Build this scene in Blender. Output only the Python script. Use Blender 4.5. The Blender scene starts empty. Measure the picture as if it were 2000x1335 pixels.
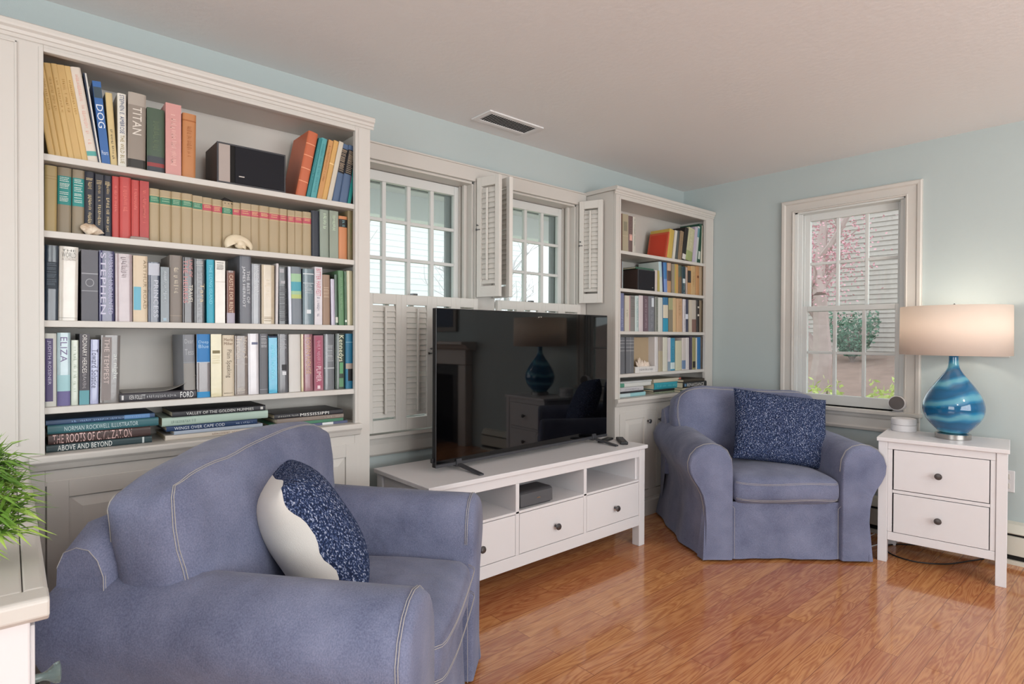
import bpy, bmesh, math, random
from mathutils import Vector, Matrix, noise
R = math.radians
SC = bpy.context.scene
COL = SC.collection

# ------------------------------------------------------------------ camera
cam_d = bpy.data.cameras.new('camera'); cam = bpy.data.objects.new('camera', cam_d); COL.objects.link(cam)
cam_d.sensor_fit = 'HORIZONTAL'; cam_d.sensor_width = 36.0; cam_d.lens = 36.0*1127.28/2000
cam_d.clip_start = .02; cam_d.clip_end = 200
_y, _p, _r = R(48.9044), R(-.5631), R(.2307)
_F = Vector((math.cos(_y), math.sin(_y), 0)); _R = Vector((math.sin(_y), -math.cos(_y), 0)); _U = Vector((0, 0, 1))
_F2 = _F*math.cos(_p)+_U*math.sin(_p); _U2 = _U*math.cos(_p)-_F*math.sin(_p)
_R3 = _R*math.cos(_r)+_U2*math.sin(_r); _U3 = _U2*math.cos(_r)-_R*math.sin(_r)
CAMM = Matrix((( _R3.x, _U3.x, -_F2.x, 0), (_R3.y, _U3.y, -_F2.y, 0), (_R3.z, _U3.z, -_F2.z, 1.1901), (0, 0, 0, 1)))
cam.matrix_world = CAMM
SC.camera = cam

# ------------------------------------------------------------------ world, light, exposure
SC.view_settings.view_transform = 'Standard'; SC.view_settings.look = 'None'
SC.view_settings.gamma = 1.0; SC.view_settings.exposure = 0.0; SC.view_settings.use_curve_mapping = False
W = bpy.data.worlds.new('overcast_sky'); SC.world = W; W.use_nodes = True
bg = W.node_tree.nodes['Background']; bg.inputs[0].default_value = (.94, .97, 1.0, 1); bg.inputs[1].default_value = 2.1

def area(name, loc, rot, sx, sy, energy, color):
    d = bpy.data.lights.new(name, 'AREA'); d.shape = 'RECTANGLE'; d.size = sx; d.size_y = sy
    d.energy = energy; d.color = color
    o = bpy.data.objects.new(name, d); o.location = loc; o.rotation_euler = rot; COL.objects.link(o); return o
# fill lamps added inside the unseen south and west windows, tilted toward the ceiling
area('fill_south', (1.2, -2.62, 1.35), (R(108), 0, 0), 3.4, 1.7, 100, (.99, .99, 1.0))
area('fill_west', (-2.32, .2, 1.35), (0, R(-108), 0), 1.7, 2.2, 50, (.99, .99, 1.0))
# two fill point lights added behind the camera to brighten the ceiling
def ceiling_fill(name, x, y, e):
    d = bpy.data.lights.new(name, 'POINT'); d.shadow_soft_size = .12; d.energy = e; d.color = (1, .93, .86)
    o = bpy.data.objects.new(name, d); o.location = (x, y, 2.08); COL.objects.link(o)
ceiling_fill('ceiling_fill_light', .6, -.9, 20)
ceiling_fill('ceiling_fill_light', 2.6, -.9, 20)

# ------------------------------------------------------------------ materials
def lin(c):
    c /= 255.0
    return c/12.92 if c <= .04045 else ((c+.055)/1.055)**2.4
def rgb(h):
    if isinstance(h, str): h = (int(h[0:2], 16), int(h[2:4], 16), int(h[4:6], 16))
    return (lin(h[0]), lin(h[1]), lin(h[2]), 1)
MATS = {}
def mat(key, col='c0c0c0', rough=.5, metal=0, coat=0, bump=0, bscale=200, var=0, vscale=6, trans=0, ior=1.45, spec=.5, sheen=0, build=None):
    if key in MATS: return MATS[key]
    m = bpy.data.materials.new(key); m.use_nodes = True; MATS[key] = m
    nt = m.node_tree; b = nt.nodes['Principled BSDF']
    b.inputs['Base Color'].default_value = rgb(col); b.inputs['Roughness'].default_value = rough
    b.inputs['Metallic'].default_value = metal; b.inputs['Coat Weight'].default_value = coat
    b.inputs['Transmission Weight'].default_value = trans; b.inputs['IOR'].default_value = ior
    b.inputs['Specular IOR Level'].default_value = spec; b.inputs['Sheen Weight'].default_value = sheen
    N = nt.nodes.new; L = nt.links.new
    if var or bump:
        tc = N('ShaderNodeTexCoord')
    if var:
        n = N('ShaderNodeTexNoise'); n.inputs['Scale'].default_value = vscale; n.inputs['Detail'].default_value = 4
        L(tc.outputs['Object'], n.inputs['Vector'])
        mx = N('ShaderNodeMix'); mx.data_type = 'RGBA'
        c = rgb(col)
        mx.inputs[6].default_value = tuple(x*(1-var) for x in c[:3])+(1,); mx.inputs[7].default_value = tuple(min(1, x*(1+var)) for x in c[:3])+(1,)
        L(n.outputs['Fac'], mx.inputs[0]); L(mx.outputs[2], b.inputs['Base Color'])
    if bump:
        n2 = N('ShaderNodeTexNoise'); n2.inputs['Scale'].default_value = bscale; n2.inputs['Detail'].default_value = 3
        L(tc.outputs['Object'], n2.inputs['Vector'])
        bp = N('ShaderNodeBump'); bp.inputs['Strength'].default_value = bump; bp.inputs['Distance'].default_value = .002
        L(n2.outputs['Fac'], bp.inputs['Height']); L(bp.outputs[0], b.inputs['Normal'])
    if build: build(nt, b, N, L)
    return m

def cloth_nodes(c1, c2, scale=900):
    def f(nt, b, N, L):
        tc = N('ShaderNodeTexCoord')
        v = N('ShaderNodeTexNoise'); v.inputs['Scale'].default_value = scale*.35; v.inputs['Detail'].default_value = 2
        w = N('ShaderNodeTexNoise'); w.inputs['Scale'].default_value = 7; w.inputs['Detail'].default_value = 5
        mp = N('ShaderNodeMapping'); mp.inputs['Scale'].default_value = (1, 1, .8)
        L(tc.outputs['Object'], mp.inputs[0]); L(mp.outputs[0], v.inputs['Vector']); L(tc.outputs['Object'], w.inputs['Vector'])
        ad = N('ShaderNodeMath'); ad.operation = 'MULTIPLY_ADD'; ad.inputs[1].default_value = .45
        s = N('ShaderNodeMath'); s.operation = 'MULTIPLY'; s.inputs[1].default_value = .55
        L(w.outputs['Fac'], s.inputs[0]); L(v.outputs['Fac'], ad.inputs[0]); L(s.outputs[0], ad.inputs[2])
        rp = N('ShaderNodeValToRGB'); rp.color_ramp.elements[0].position = .3; rp.color_ramp.elements[1].position = .7
        rp.color_ramp.elements[0].color = rgb(c1); rp.color_ramp.elements[1].color = rgb(c2)
        L(ad.outputs[0], rp.inputs[0]); L(rp.outputs[0], b.inputs['Base Color'])
        wr = N('ShaderNodeTexNoise'); wr.inputs['Scale'].default_value = 9; wr.inputs['Detail'].default_value = 3; wr.inputs['Distortion'].default_value = .6
        L(tc.outputs['Object'], wr.inputs['Vector'])
        b1 = N('ShaderNodeBump'); b1.inputs['Strength'].default_value = .55; b1.inputs['Distance'].default_value = .014
        L(wr.outputs['Fac'], b1.inputs['Height'])
        b2 = N('ShaderNodeBump'); b2.inputs['Strength'].default_value = .35; b2.inputs['Distance'].default_value = .001
        L(v.outputs['Fac'], b2.inputs['Height']); L(b1.outputs[0], b2.inputs['Normal']); L(b2.outputs[0], b.inputs['Normal'])
    return f
def knit_nodes(nt, b, N, L):
    tc = N('ShaderNodeTexCoord'); mp = N('ShaderNodeMapping'); mp.inputs['Scale'].default_value = (1, 1, .6)
    L(tc.outputs['Object'], mp.inputs[0])
    v = N('ShaderNodeTexVoronoi'); v.inputs['Scale'].default_value = 120; L(mp.outputs[0], v.inputs['Vector'])
    n = N('ShaderNodeTexNoise'); n.inputs['Scale'].default_value = 260; n.inputs['Detail'].default_value = 2; L(mp.outputs[0], n.inputs['Vector'])
    rp = N('ShaderNodeValToRGB'); e = rp.color_ramp.elements
    e[0].position = .40; e[0].color = rgb('242c44'); e[1].position = .52; e[1].color = rgb('303e60')
    k = e.new(.60); k.color = rgb('5a678a'); k = e.new(.68); k.color = rgb('b4bacb')
    L(n.outputs['Fac'], rp.inputs[0]); L(rp.outputs[0], b.inputs['Base Color'])
    bp = N('ShaderNodeBump'); bp.inputs['Strength'].default_value = 1; bp.inputs['Distance'].default_value = .006; bp.invert = True
    L(v.outputs['Distance'], bp.inputs['Height']); L(bp.outputs[0], b.inputs['Normal'])
def fleece_nodes(nt, b, N, L):
    tc = N('ShaderNodeTexCoord')
    n = N('ShaderNodeTexNoise'); n.inputs['Scale'].default_value = 420; n.inputs['Detail'].default_value = 4; L(tc.outputs['Object'], n.inputs['Vector'])
    bp = N('ShaderNodeBump'); bp.inputs['Strength'].default_value = .35; bp.inputs['Distance'].default_value = .002
    L(n.outputs['Fac'], bp.inputs['Height']); L(bp.outputs[0], b.inputs['Normal'])

def floor_nodes(nt, b, N, L):
    tc = N('ShaderNodeTexCoord')
    bt = N('ShaderNodeTexBrick'); bt.offset = .37; bt.offset_frequency = 2; bt.squash = 1
    bt.inputs['Scale'].default_value = 1; bt.inputs['Mortar Size'].default_value = .0013; bt.inputs['Mortar Smooth'].default_value = .1
    bt.inputs['Brick Width'].default_value = .95; bt.inputs['Row Height'].default_value = .083; bt.inputs['Bias'].default_value = 0
    bt.inputs['Color1'].default_value = (0, 0, 0, 1); bt.inputs['Color2'].default_value = (1, 1, 1, 1); bt.inputs['Mortar'].default_value = (.5, .5, .5, 1)
    L(tc.outputs['Object'], bt.inputs['Vector'])
    # grain, shifted per board
    sh = N('ShaderNodeVectorMath'); sh.operation = 'SCALE'; sh.inputs['Scale'].default_value = 7.3
    L(bt.outputs['Color'], sh.inputs[0])
    ad = N('ShaderNodeVectorMath'); ad.operation = 'ADD'; L(tc.outputs['Object'], ad.inputs[0]); L(sh.outputs[0], ad.inputs[1])
    mp = N('ShaderNodeMapping'); mp.inputs['Scale'].default_value = (.75, 8, 1); L(ad.outputs[0], mp.inputs[0])
    g = N('ShaderNodeTexNoise'); g.inputs['Scale'].default_value = 1.6; g.inputs['Detail'].default_value = 3; g.inputs['Distortion'].default_value = .55; L(mp.outputs[0], g.inputs['Vector'])
    rings = N('ShaderNodeMath'); rings.operation = 'MULTIPLY'; rings.inputs[1].default_value = 15; L(g.outputs['Fac'], rings.inputs[0])
    fr = N('ShaderNodeMath'); fr.operation = 'PINGPONG'; fr.inputs[1].default_value = .5; L(rings.outputs[0], fr.inputs[0])
    mp2 = N('ShaderNodeMapping'); mp2.inputs['Scale'].default_value = (14, 260, 1); L(ad.outputs[0], mp2.inputs[0])
    g2 = N('ShaderNodeTexNoise'); g2.inputs['Scale'].default_value = 1; g2.inputs['Detail'].default_value = 2; L(mp2.outputs[0], g2.inputs['Vector'])
    s1 = N('ShaderNodeMath'); s1.operation = 'MULTIPLY_ADD'; s1.inputs[1].default_value = .9; L(fr.outputs[0], s1.inputs[0])
    s2 = N('ShaderNodeMath'); s2.operation = 'MULTIPLY'; s2.inputs[1].default_value = .55; L(g2.outputs['Fac'], s2.inputs[0]); L(s2.outputs[0], s1.inputs[2])
    rp = N('ShaderNodeValToRGB'); e = rp.color_ramp.elements
    e[0].position = .15; e[0].color = rgb('a15c36'); e[1].position = .7; e[1].color = rgb('c98b5a')
    L(s1.outputs[0], rp.inputs[0])
    hv = N('ShaderNodeHueSaturation')
    vv = N('ShaderNodeMapRange'); vv.inputs[3].default_value = .86; vv.inputs[4].default_value = 1.08
    L(bt.outputs['Color'], vv.inputs[0]); L(vv.outputs[0], hv.inputs['Value'])
    hh = N('ShaderNodeMapRange'); hh.inputs[3].default_value = .494; hh.inputs[4].default_value = .506
    L(bt.outputs['Color'], hh.inputs[0]); L(hh.outputs[0], hv.inputs['Hue'])
    L(rp.outputs[0], hv.inputs['Color'])
    mx = N('ShaderNodeMix'); mx.data_type = 'RGBA'; mx.inputs[7].default_value = rgb('8a5232')
    L(bt.outputs['Fac'], mx.inputs[0]); L(hv.outputs[0], mx.inputs[6]); L(mx.outputs[2], b.inputs['Base Color'])
    bp = N('ShaderNodeBump'); bp.inputs['Strength'].default_value = .25; bp.inputs['Distance'].default_value = .0015; bp.invert = True
    L(bt.outputs['Fac'], bp.inputs['Height'])
    bp2 = N('ShaderNodeBump'); bp2.inputs['Strength'].default_value = .06; bp2.inputs['Distance'].default_value = .002
    wv = N('ShaderNodeTexNoise'); wv.inputs['Scale'].default_value = 5; L(tc.outputs['Object'], wv.inputs['Vector'])
    L(wv.outputs['Fac'], bp2.inputs['Height']); L(bp.outputs[0], bp2.inputs['Normal']); L(bp2.outputs[0], b.inputs['Normal'])

WALL = mat('wall_paint', 'b3bebe', .75, bump=.15, bscale=300, var=.015, vscale=3)
CEIL = mat('ceiling_paint', 'e4e4e4', .85, bump=.5, bscale=45, var=.015, vscale=3)
WHITE = mat('cream_paint', 'cac6c0', .42, bump=.05, bscale=120, var=.012, vscale=5)
WHITE2 = mat('white_lacquer', 'dcdadc', .38, bump=.04, bscale=90, var=.01, vscale=5)
SHUT = mat('shutter_paint', 'd6d3cd', .45, var=.01)
VINYL = mat('sash_white', 'd6d8d6', .4, var=.01)
STORM = mat('storm_frame_grey', '8d9294', .5, var=.03)
FLOOR = mat('oak_floorboards', 'b87345', .17, coat=.4, build=floor_nodes)
DENIM = mat('denim_slipcover', '6b7092', .95, sheen=.15, spec=.15, build=cloth_nodes('555b75', '81869f'))
STITCH = mat('tan_stitching', 'aca8a4', .9)
KNIT = mat('navy_speckled_knit', '2c3a5c', .95, spec=.1, build=knit_nodes)
FLEECE = mat('ivory_fleece', 'dcd8d2', .95, sheen=.4, spec=.1, build=fleece_nodes)
BLACKP = mat('black_plastic', '17171a', .35, bump=.02)
GREYP = mat('charcoal_plastic', '3c3c40', .45, bump=.02)
SCREEN = mat('tv_glass', '040405', .03, spec=.6, var=.05)
PEWTER = mat('pewter_knob', '6a6a6c', .35, metal=.85, bump=.03)
CHROME = mat('brushed_chrome', 'b9b6b2', .22, metal=1, bump=.02)
GAPSHADE = mat('gap_shade', '1c1a19', .9, bump=.02)  # shade inside narrow gaps, put into the colour
HEATER = mat('heater_enamel', 'cfccc0', .45, var=.02)

def glass_mat(key, tint='ffffff'):
    m = bpy.data.materials.new(key); m.use_nodes = True; nt = m.node_tree; nt.nodes.clear()
    N = nt.nodes.new; L = nt.links.new
    o = N('ShaderNodeOutputMaterial'); mx = N('ShaderNodeMixShader'); t = N('ShaderNodeBsdfTransparent'); g = N('ShaderNodeBsdfGlossy')
    t.inputs[0].default_value = rgb(tint); g.inputs['Roughness'].default_value = .02
    f = N('ShaderNodeLayerWeight'); f.inputs[0].default_value = .5
    p5 = N('ShaderNodeMath'); p5.operation = 'POWER'; p5.inputs[1].default_value = 5; L(f.outputs['Facing'], p5.inputs[0])
    sc = N('ShaderNodeMath'); sc.operation = 'MULTIPLY_ADD'; sc.inputs[1].default_value = .95; sc.inputs[2].default_value = .035; L(p5.outputs[0], sc.inputs[0])
    L(sc.outputs[0], mx.inputs[0]); L(t.outputs[0], mx.inputs[1]); L(g.outputs[0], mx.inputs[2]); L(mx.outputs[0], o.inputs[0])
    return m
PANE = glass_mat('window_pane_glass', 'f4f8f7')

# ------------------------------------------------------------------ mesh helpers
class MB:
    def __init__(s): s.v = []; s.f = []
    def add(s, vs, fs, M=None):
        k = len(s.v)
        s.v += [tuple(M @ Vector(p)) if M else tuple(p) for p in vs]
        s.f += [tuple(k+i for i in f) for f in fs]
        return s
    def box(s, x0, x1, y0, y1, z0, z1, M=None):
        vs = [(x, y, z) for z in (z0, z1) for y in (y0, y1) for x in (x0, x1)]
        return s.add(vs, [(0, 2, 3, 1), (4, 5, 7, 6), (0, 1, 5, 4), (2, 6, 7, 3), (0, 4, 6, 2), (1, 3, 7, 5)], M)
    def frame(s, x0, x1, z0, z1, y0, y1, w, wt=None, wb=None, M=None):
        wt = w if wt is None else wt; wb = w if wb is None else wb
        s.box(x0, x0+w, y0, y1, z0, z1, M); s.box(x1-w, x1, y0, y1, z0, z1, M)
        s.box(x0+w, x1-w, y0, y1, z1-wt, z1, M); s.box(x0+w, x1-w, y0, y1, z0, z0+wb, M)
        return s
    def lathe(s, prof, n=28, M=None, cap=True):
        vs = []; fs = []
        for r, z in prof:
            for i in range(n):
                a = 2*math.pi*i/n; vs.append((r*math.cos(a), r*math.sin(a), z))
        for j in range(len(prof)-1):
            for i in range(n):
                k = (i+1) % n; fs.append((j*n+i, j*n+k, (j+1)*n+k, (j+1)*n+i))
        if cap:
            fs.append(tuple(range(n))[::-1]); fs.append(tuple((len(prof)-1)*n+i for i in range(n)))
        return s.add(vs, fs, M)
    def prism(s, poly, a0, a1, axis='x', M=None):
        """poly: list of 2D points; extruded along axis from a0 to a1."""
        def P(p, a):
            if axis == 'x': return (a, p[0], p[1])
            if axis == 'y': return (p[0], a, p[1])
            return (p[0], p[1], a)
        n = len(poly); vs = [P(p, a0) for p in poly]+[P(p, a1) for p in poly]
        fs = [(i, (i+1) % n, n+(i+1) % n, n+i) for i in range(n)]+[tuple(range(n))[::-1], tuple(range(n, 2*n))]
        return s.add(vs, fs, M)
    def tube(s, pts, r, n=8, closed=False, M=None):
        pts = [Vector(p) for p in pts]; m = len(pts); vs = []; fs = []
        up = Vector((0, 0, 1)); prev = None
        for i, p in enumerate(pts):
            if closed: t = pts[(i+1) % m]-pts[i-1]
            else: t = pts[min(i+1, m-1)]-pts[max(i-1, 0)]
            t.normalize() if t.length > 1e-9 else None
            if prev is None:
                a = t.cross(up); a = a if a.length > .05 else t.cross(Vector((1, 0, 0)))
            else:
                a = prev-t*prev.dot(t)
            a.normalize(); prev = a.copy(); b2 = t.cross(a)
            rr = r[i] if isinstance(r, (list, tuple)) else r
            for k in range(n):
                an = 2*math.pi*k/n; vs.append(p+a*math.cos(an)*rr+b2*math.sin(an)*rr)
        rng = m if closed else m-1
        for i in range(rng):
            j = (i+1) % m
            for k in range(n):
                q = (k+1) % n; fs.append((i*n+k, i*n+q, j*n+q, j*n+k))
        if not closed: fs += [tuple(range(n))[::-1], tuple((m-1)*n+k for k in range(n))]
        return s.add(vs, fs, M)
    def grid(s, fn, nu, nv, M=None, closed_u=False):
        vs = []; fs = []
        for j in range(nv+1):
            for i in range(nu if closed_u else nu+1):
                vs.append(fn(i/nu, j/nv))
        w = nu if closed_u else nu+1
        for j in range(nv):
            for i in range(nu):
                a = j*w+i; b2 = j*w+(i+1) % w if closed_u else j*w+i+1
                fs.append((a, b2, b2+w, a+w))
        return s.add(vs, fs, M)
    def build(s, name, m, parent=None, bevel=0, smooth=False, sub=0, loc=None, rot=None, merge=False, seg=2, ang=35):
        me = bpy.data.meshes.new(name); me.from_pydata(s.v, [], s.f); me.materials.append(m)
        bm = bmesh.new(); bm.from_mesh(me)
        if merge: bmesh.ops.remove_doubles(bm, verts=bm.verts, dist=1e-5)
        bmesh.ops.recalc_face_normals(bm, faces=bm.faces)
        if smooth:
            for f in bm.faces: f.smooth = True
        bm.to_mesh(me); bm.free()
        o = bpy.data.objects.new(name, me); COL.objects.link(o)
        if parent: o.parent = parent
        if loc is not None: o.location = loc
        if rot is not None: o.rotation_euler = rot
        if bevel:
            b = o.modifiers.new('bevel', 'BEVEL'); b.width = bevel; b.segments = seg; b.limit_method = 'ANGLE'; b.angle_limit = R(30)
        if sub:
            q = o.modifiers.new('sub', 'SUBSURF'); q.levels = sub; q.render_levels = sub
        if smooth and not sub:
            me.set_sharp_from_angle(angle=R(ang))
        return o
def T(x=0, y=0, z=0, rz=0, rx=0, ry=0):
    return Matrix.Translation((x, y, z)) @ Matrix.Rotation(rz, 4, 'Z') @ Matrix.Rotation(ry, 4, 'Y') @ Matrix.Rotation(rx, 4, 'X')
def tag(o, label=None, cat=None, group=None, kind=None):
    if label: o['label'] = label
    if cat: o['category'] = cat
    if group: o['group'] = group
    if kind: o['kind'] = kind
    return o
def thing(name, loc, rz, label, cat, group=None):
    o = bpy.data.objects.new(name, None); COL.objects.link(o); o.location = loc; o.rotation_euler = (0, 0, rz); o.empty_display_size = .1
    return tag(o, label, cat, group)
def struct(mb, name, m, **k): return tag(mb.build(name, m, **k), kind='structure')

# ------------------------------------------------------------------ room shell
XR, YN, HC = 4.042, 2.566, 2.34
XW, YS = -2.4, -2.75
B = 2.305                                    # front plane of the built-in bookcases
struct(MB().box(XW-.1, XR+.1, YS-.1, YN+.1, -.05, 0), 'floor', FLOOR)
struct(MB().box(XW-.1, XR+.1, YS-.1, YN+.1, HC, HC+.05), 'ceiling', CEIL)
W1 = (1.25, 1.95); W2 = (2.09, 2.786); WZ = (.70, 2.045); W3 = (1.05, 1.705); W3Z = (.745, 2.045)
def holed(x0, x1, z0, z1, holes, y0, y1, horizontal='x'):
    """wall slab with rectangular holes given as (a0,a1,z0,z1), sorted along a."""
    mb = MB(); a = x0
    def bx(a0, a1, zz0, zz1):
        if a1-a0 < 1e-6 or zz1-zz0 < 1e-6: return
        mb.box(a0, a1, y0, y1, zz0, zz1) if horizontal == 'x' else mb.box(y0, y1, a0, a1, zz0, zz1)
    for h0, h1, hz0, hz1 in holes:
        bx(a, h0, z0, z1); bx(h0, h1, z0, hz0); bx(h0, h1, hz1, z1); a = h1
    bx(a, x1, z0, z1); return mb
struct(holed(XW-.12, XR+.12, 0, HC, [W1+WZ, W2+WZ], YN, YN+.12), 'wall_north', WALL)
struct(holed(YS, YN, 0, HC, [W3+W3Z], XR, XR+.12, 'y'), 'wall_east', WALL)
struct(holed(XW-.12, XR+.12, 0, HC, [(-.5, 2.9, .5, 2.15)], YS-.12, YS, 'x'), 'wall_south', WALL)
struct(holed(YS, YN, 0, HC, [(-.9, 1.3, .5, 2.15)], XW-.12, XW, 'y'), 'wall_west', WALL)

# window trim of the window wall: flat casing boards round and between the two windows
c = MB(); y0, y1 = YN-.02, YN
c.box(1.19, 2.866, y0, y1, 2.045, 2.127); c.box(1.19, 2.866, y0-.008, y1, 2.118, 2.127)
c.box(1.95, 2.09, y0, y1, .712, 2.045); c.box(2.786, 2.866, y0, y1, .712, 2.045); c.box(1.19, 1.25, y0, y1, .712, 2.045)
struct(c, 'trim_1', WHITE, bevel=.003)
c = MB(); c.box(1.19, 2.866, YN-.05, YN+.1, .694, .712); c.prism([(YN, .694), (YN-.028, .694), (YN-.024, .675), (YN-.02, .66), (YN-.02, .612), (YN-.012, .602), (YN, .602)], 1.19, 2.866, 'x')
struct(c, 'trim_2', WHITE, bevel=.002)
# casing of the east window
def casing(mb, prof, y0, y1, z0, z1, x):
    # prof: (distance from inner edge, projection) list; three mitred sides (left, top, right) on the east wall
    path = [(y1, z0), (y1, z1), (y0, z1), (y0, z0)]
    sg = [(1, 0), (1, 1), (-1, 1), (-1, 0)]
    vs = []
    for (yy, zz), (sy, sz) in zip(path, sg):
        for d, p in prof: vs.append((x-p, yy+sy*d, zz+sz*d))
    n = len(prof); fs = []
    for i in range(3):
        for j in range(n-1): fs.append((i*n+j, i*n+j+1, (i+1)*n+j+1, (i+1)*n+j))
    mb.add(vs, fs)
c = MB(); casing(c, [(0, 0), (0, .018), (.008, .022), (.012, .014), (.055, .016), (.062, .024), (.078, .026), (.085, .02), (.085, 0)], 1.058, 1.704, .745, 2.035, XR)
struct(c, 'trim_3', WHITE)
c = MB(); c.box(XR-.055, XR+.1, .965, 1.80, .722, .745)
c.prism([(XR, .722), (XR-.034, .722), (XR-.028, .70), (XR-.02, .69), (XR-.02, .64), (XR-.026, .632), (XR-.02, .615), (XR, .612)], .975, 1.79, 'y')
struct(c, 'trim_4', WHITE, bevel=.003)

# ------------------------------------------------------------------ windows
def north_window(name, x0, x1):
    w = bpy.data.objects.new(name, None); COL.objects.link(w); w.location = ((x0+x1)/2, YN, .712); tag(w, kind='structure')
    L_ = lambda x: x-(x0+x1)/2
    a0, a1 = L_(x0), L_(x1); Z = lambda z: z-.712
    f = MB()
    f.box(a0, a0+.012, 0, .13, Z(.712), Z(2.045)); f.box(a1-.012, a1, 0, .13, Z(.712), Z(2.045)); f.box(a0, a1, 0, .13, Z(2.033), Z(2.045))
    for s in (a0+.012, a1-.032): f.box(s, s+.02, .045, .065, Z(.712), Z(2.033)); f.box(s, s+.02, .085, .1, Z(.712), Z(2.033))
    f.build('window_frame', WHITE, w, bevel=.0015)
    for nm, z0, z1, yy in (('lower_sash', .712, 1.392, .066), ('upper_sash', 1.36, 2.03, .1)):
        s = MB(); b0, b1 = a0+.014, a1-.014
        s.frame(b0, b1, Z(z0), Z(z1), yy, yy+.032, .044, .05 if nm[0] == 'u' else .034, .06 if nm[0] == 'l' else .034)
        gx0, gx1 = b0+.044, b1-.044; gz0, gz1 = Z(z0)+(.06 if nm[0] == 'l' else .034), Z(z1)-(.05 if nm[0] == 'u' else .034)
        for k in range(1, 4):
            x = gx0+(gx1-gx0)*k/4; s.box(x-.011, x+.011, yy+.002, yy+.03, gz0, gz1)
        for k in range(1, 3):
            z = gz0+(gz1-gz0)*k/3; s.box(gx0, gx1, yy+.004, yy+.028, z-.009, z+.009)
        so = s.build(nm, VINYL, w, bevel=.003)
        MB().box(gx0, gx1, yy+.015, yy+.017, gz0, gz1).build('pane', PANE, so)
    st = MB().frame(a0+.03, a1-.03, Z(.72), Z(2.01), .15, .17, .05, .03, .03); st.build('storm_frame', STORM, w)
    lk = MB().box(-.035, .035, .05, .085, Z(1.392), Z(1.402)).box(-.01, .02, .045, .075, Z(1.402), Z(1.412)); lk.build('sash_lock', PEWTER, w, bevel=.002)
north_window('window_1', *W1); north_window('window_2', *W2)
w = bpy.data.objects.new('window_3', None); COL.objects.link(w); w.location = (XR, 1.3775, .745); tag(w, kind='structure')
f = MB(); ya, yb = -.3275, .3275
def eb(mb, y0, y1, x0, x1, z0, z1): mb.box(x0, x1, y0, y1, z0, z1)
eb(f, ya, ya+.02, 0, .12, 0, 1.3); eb(f, yb-.02, yb, 0, .12, 0, 1.3); eb(f, ya, yb, 0, .12, 1.28, 1.3)
for s in (ya+.02, yb-.042): eb(f, s, s+.022, .02, .032, 0, 1.28); eb(f, s, s+.022, .066, .076, 0, 1.28); eb(f, s, s+.022, .105, .115, 0, 1.28)
f.build('window_frame', VINYL, w, bevel=.002)
for nm, z0, z1, xx in (('lower_sash', .004, .655, .034), ('upper_sash', .62, 1.285, .078)):
    s = MB(); b0, b1 = ya+.022, yb-.022; t, bt = (.034, .065) if nm[0] == 'l' else (.05, .034)
    eb(s, b0, b0+.048, xx, xx+.03, z0, z1); eb(s, b1-.048, b1, xx, xx+.03, z0, z1); eb(s, b0+.048, b1-.048, xx, xx+.03, z0, z0+bt); eb(s, b0+.048, b1-.048, xx, xx+.03, z1-t, z1)
    g0, g1, gz0, gz1 = b0+.048, b1-.048, z0+bt, z1-t
    for k in (1, 2): yy = g0+(g1-g0)*k/3; eb(s, yy-.01, yy+.01, xx+.004, xx+.026, gz0, gz1)
    zz = (gz0+gz1)/2; eb(s, g0, g1, xx+.006, xx+.024, zz-.009, zz+.009)
    so = s.build(nm, VINYL, w, bevel=.003)
    MB().box(xx+.013, xx+.015, g0, g1, gz0, gz1).build('pane', PANE, so)

# ------------------------------------------------------------------ shutters
def shutter(x, y, z0, h, wd, rz, label, group, knob=0, tilt=20):
    t = thing('window_shutter', (x, y, z0), rz, label, 'shutter', group)
    f = MB(); st = .03 if wd < .2 else .034; top = .05; bot = .06
    f.frame(0, wd, 0, h, -.012, .012, st, top, bot)
    f.build('frame', SHUT, t, bevel=.002)
    lv = MB(); pitch = .0275; n = int((h-top-bot-.01)/pitch)
    for k in range(n):
        zc = bot+.012+pitch*(k+.5)*((h-top-bot-.02)/(n*pitch)); tl = tilt + (14 if (k*7+int(x*10)) % 9 == 0 else 0)
        lv.box(st+.001, wd-st-.001, -.0025, .0025, -.0155, .0155, T(0, 0, zc, 0, R(-tl)))
    lv.build('louvers', SHUT, t)
    MB().box(wd/2-.005, wd/2+.005, -.026, -.016, bot+.03, h-top-.015).build('tilt_rod', SHUT, t, bevel=.002)
    if knob:
        kx = wd-.012 if knob > 0 else .012
        k = MB().lathe([(.0022, 0), (.0022, .008), (.005, .01), (.005, .014), (.002, .016)], 10, T(kx, -.012, h*.60, 0, R(90))); k.build('knob', PEWTER, t, smooth=True)
        MB().box(kx-.012, kx+.012, -.018, -.012, h*.565-.002, h*.565+.002).box(kx-.013, kx-.009, -.02, -.012, h*.565-.006, h*.565+.006).build('latch', PEWTER, t)
    return t
G = 'closed cafe shutters over the lower window halves'
YS_ = YN-.034
shutter(1.285, YS_, .72, .675, .185, 0, 'closed lower shutter beside the tall bookcase, leftmost behind the television', G)
shutter(1.47, YS_, .72, .675, .18, 0, 'closed lower shutter with small dark latch, just left of the television edge', G, knob=1)
shutter(1.65, YS_, .72, .675, .15, 0, 'closed lower shutter whose louvers show right at the television left edge', G)
shutter(1.80, YS_, .72, .675, .15, 0, 'closed lower shutter behind the television under the first window', G)
for i in range(4):
    shutter(2.09+.174*i, YS_, .72, .675, .174, 0, 'closed lower shutter mostly behind the television, %s of the window near the small bookcase' % ['left end', 'second quarter', 'third quarter', 'right end'][i], G)
G2 = 'folded upper shutters beside the window openings'
def folded(x, y, ang, label, k):
    return shutter(x, y, 1.405, .655, .155, ang, label, G2, knob=k)
folded(1.958, 2.535, R(-76), 'folded open upper shutter with louvers facing the first window, dark latch at its edge', -1)
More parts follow.
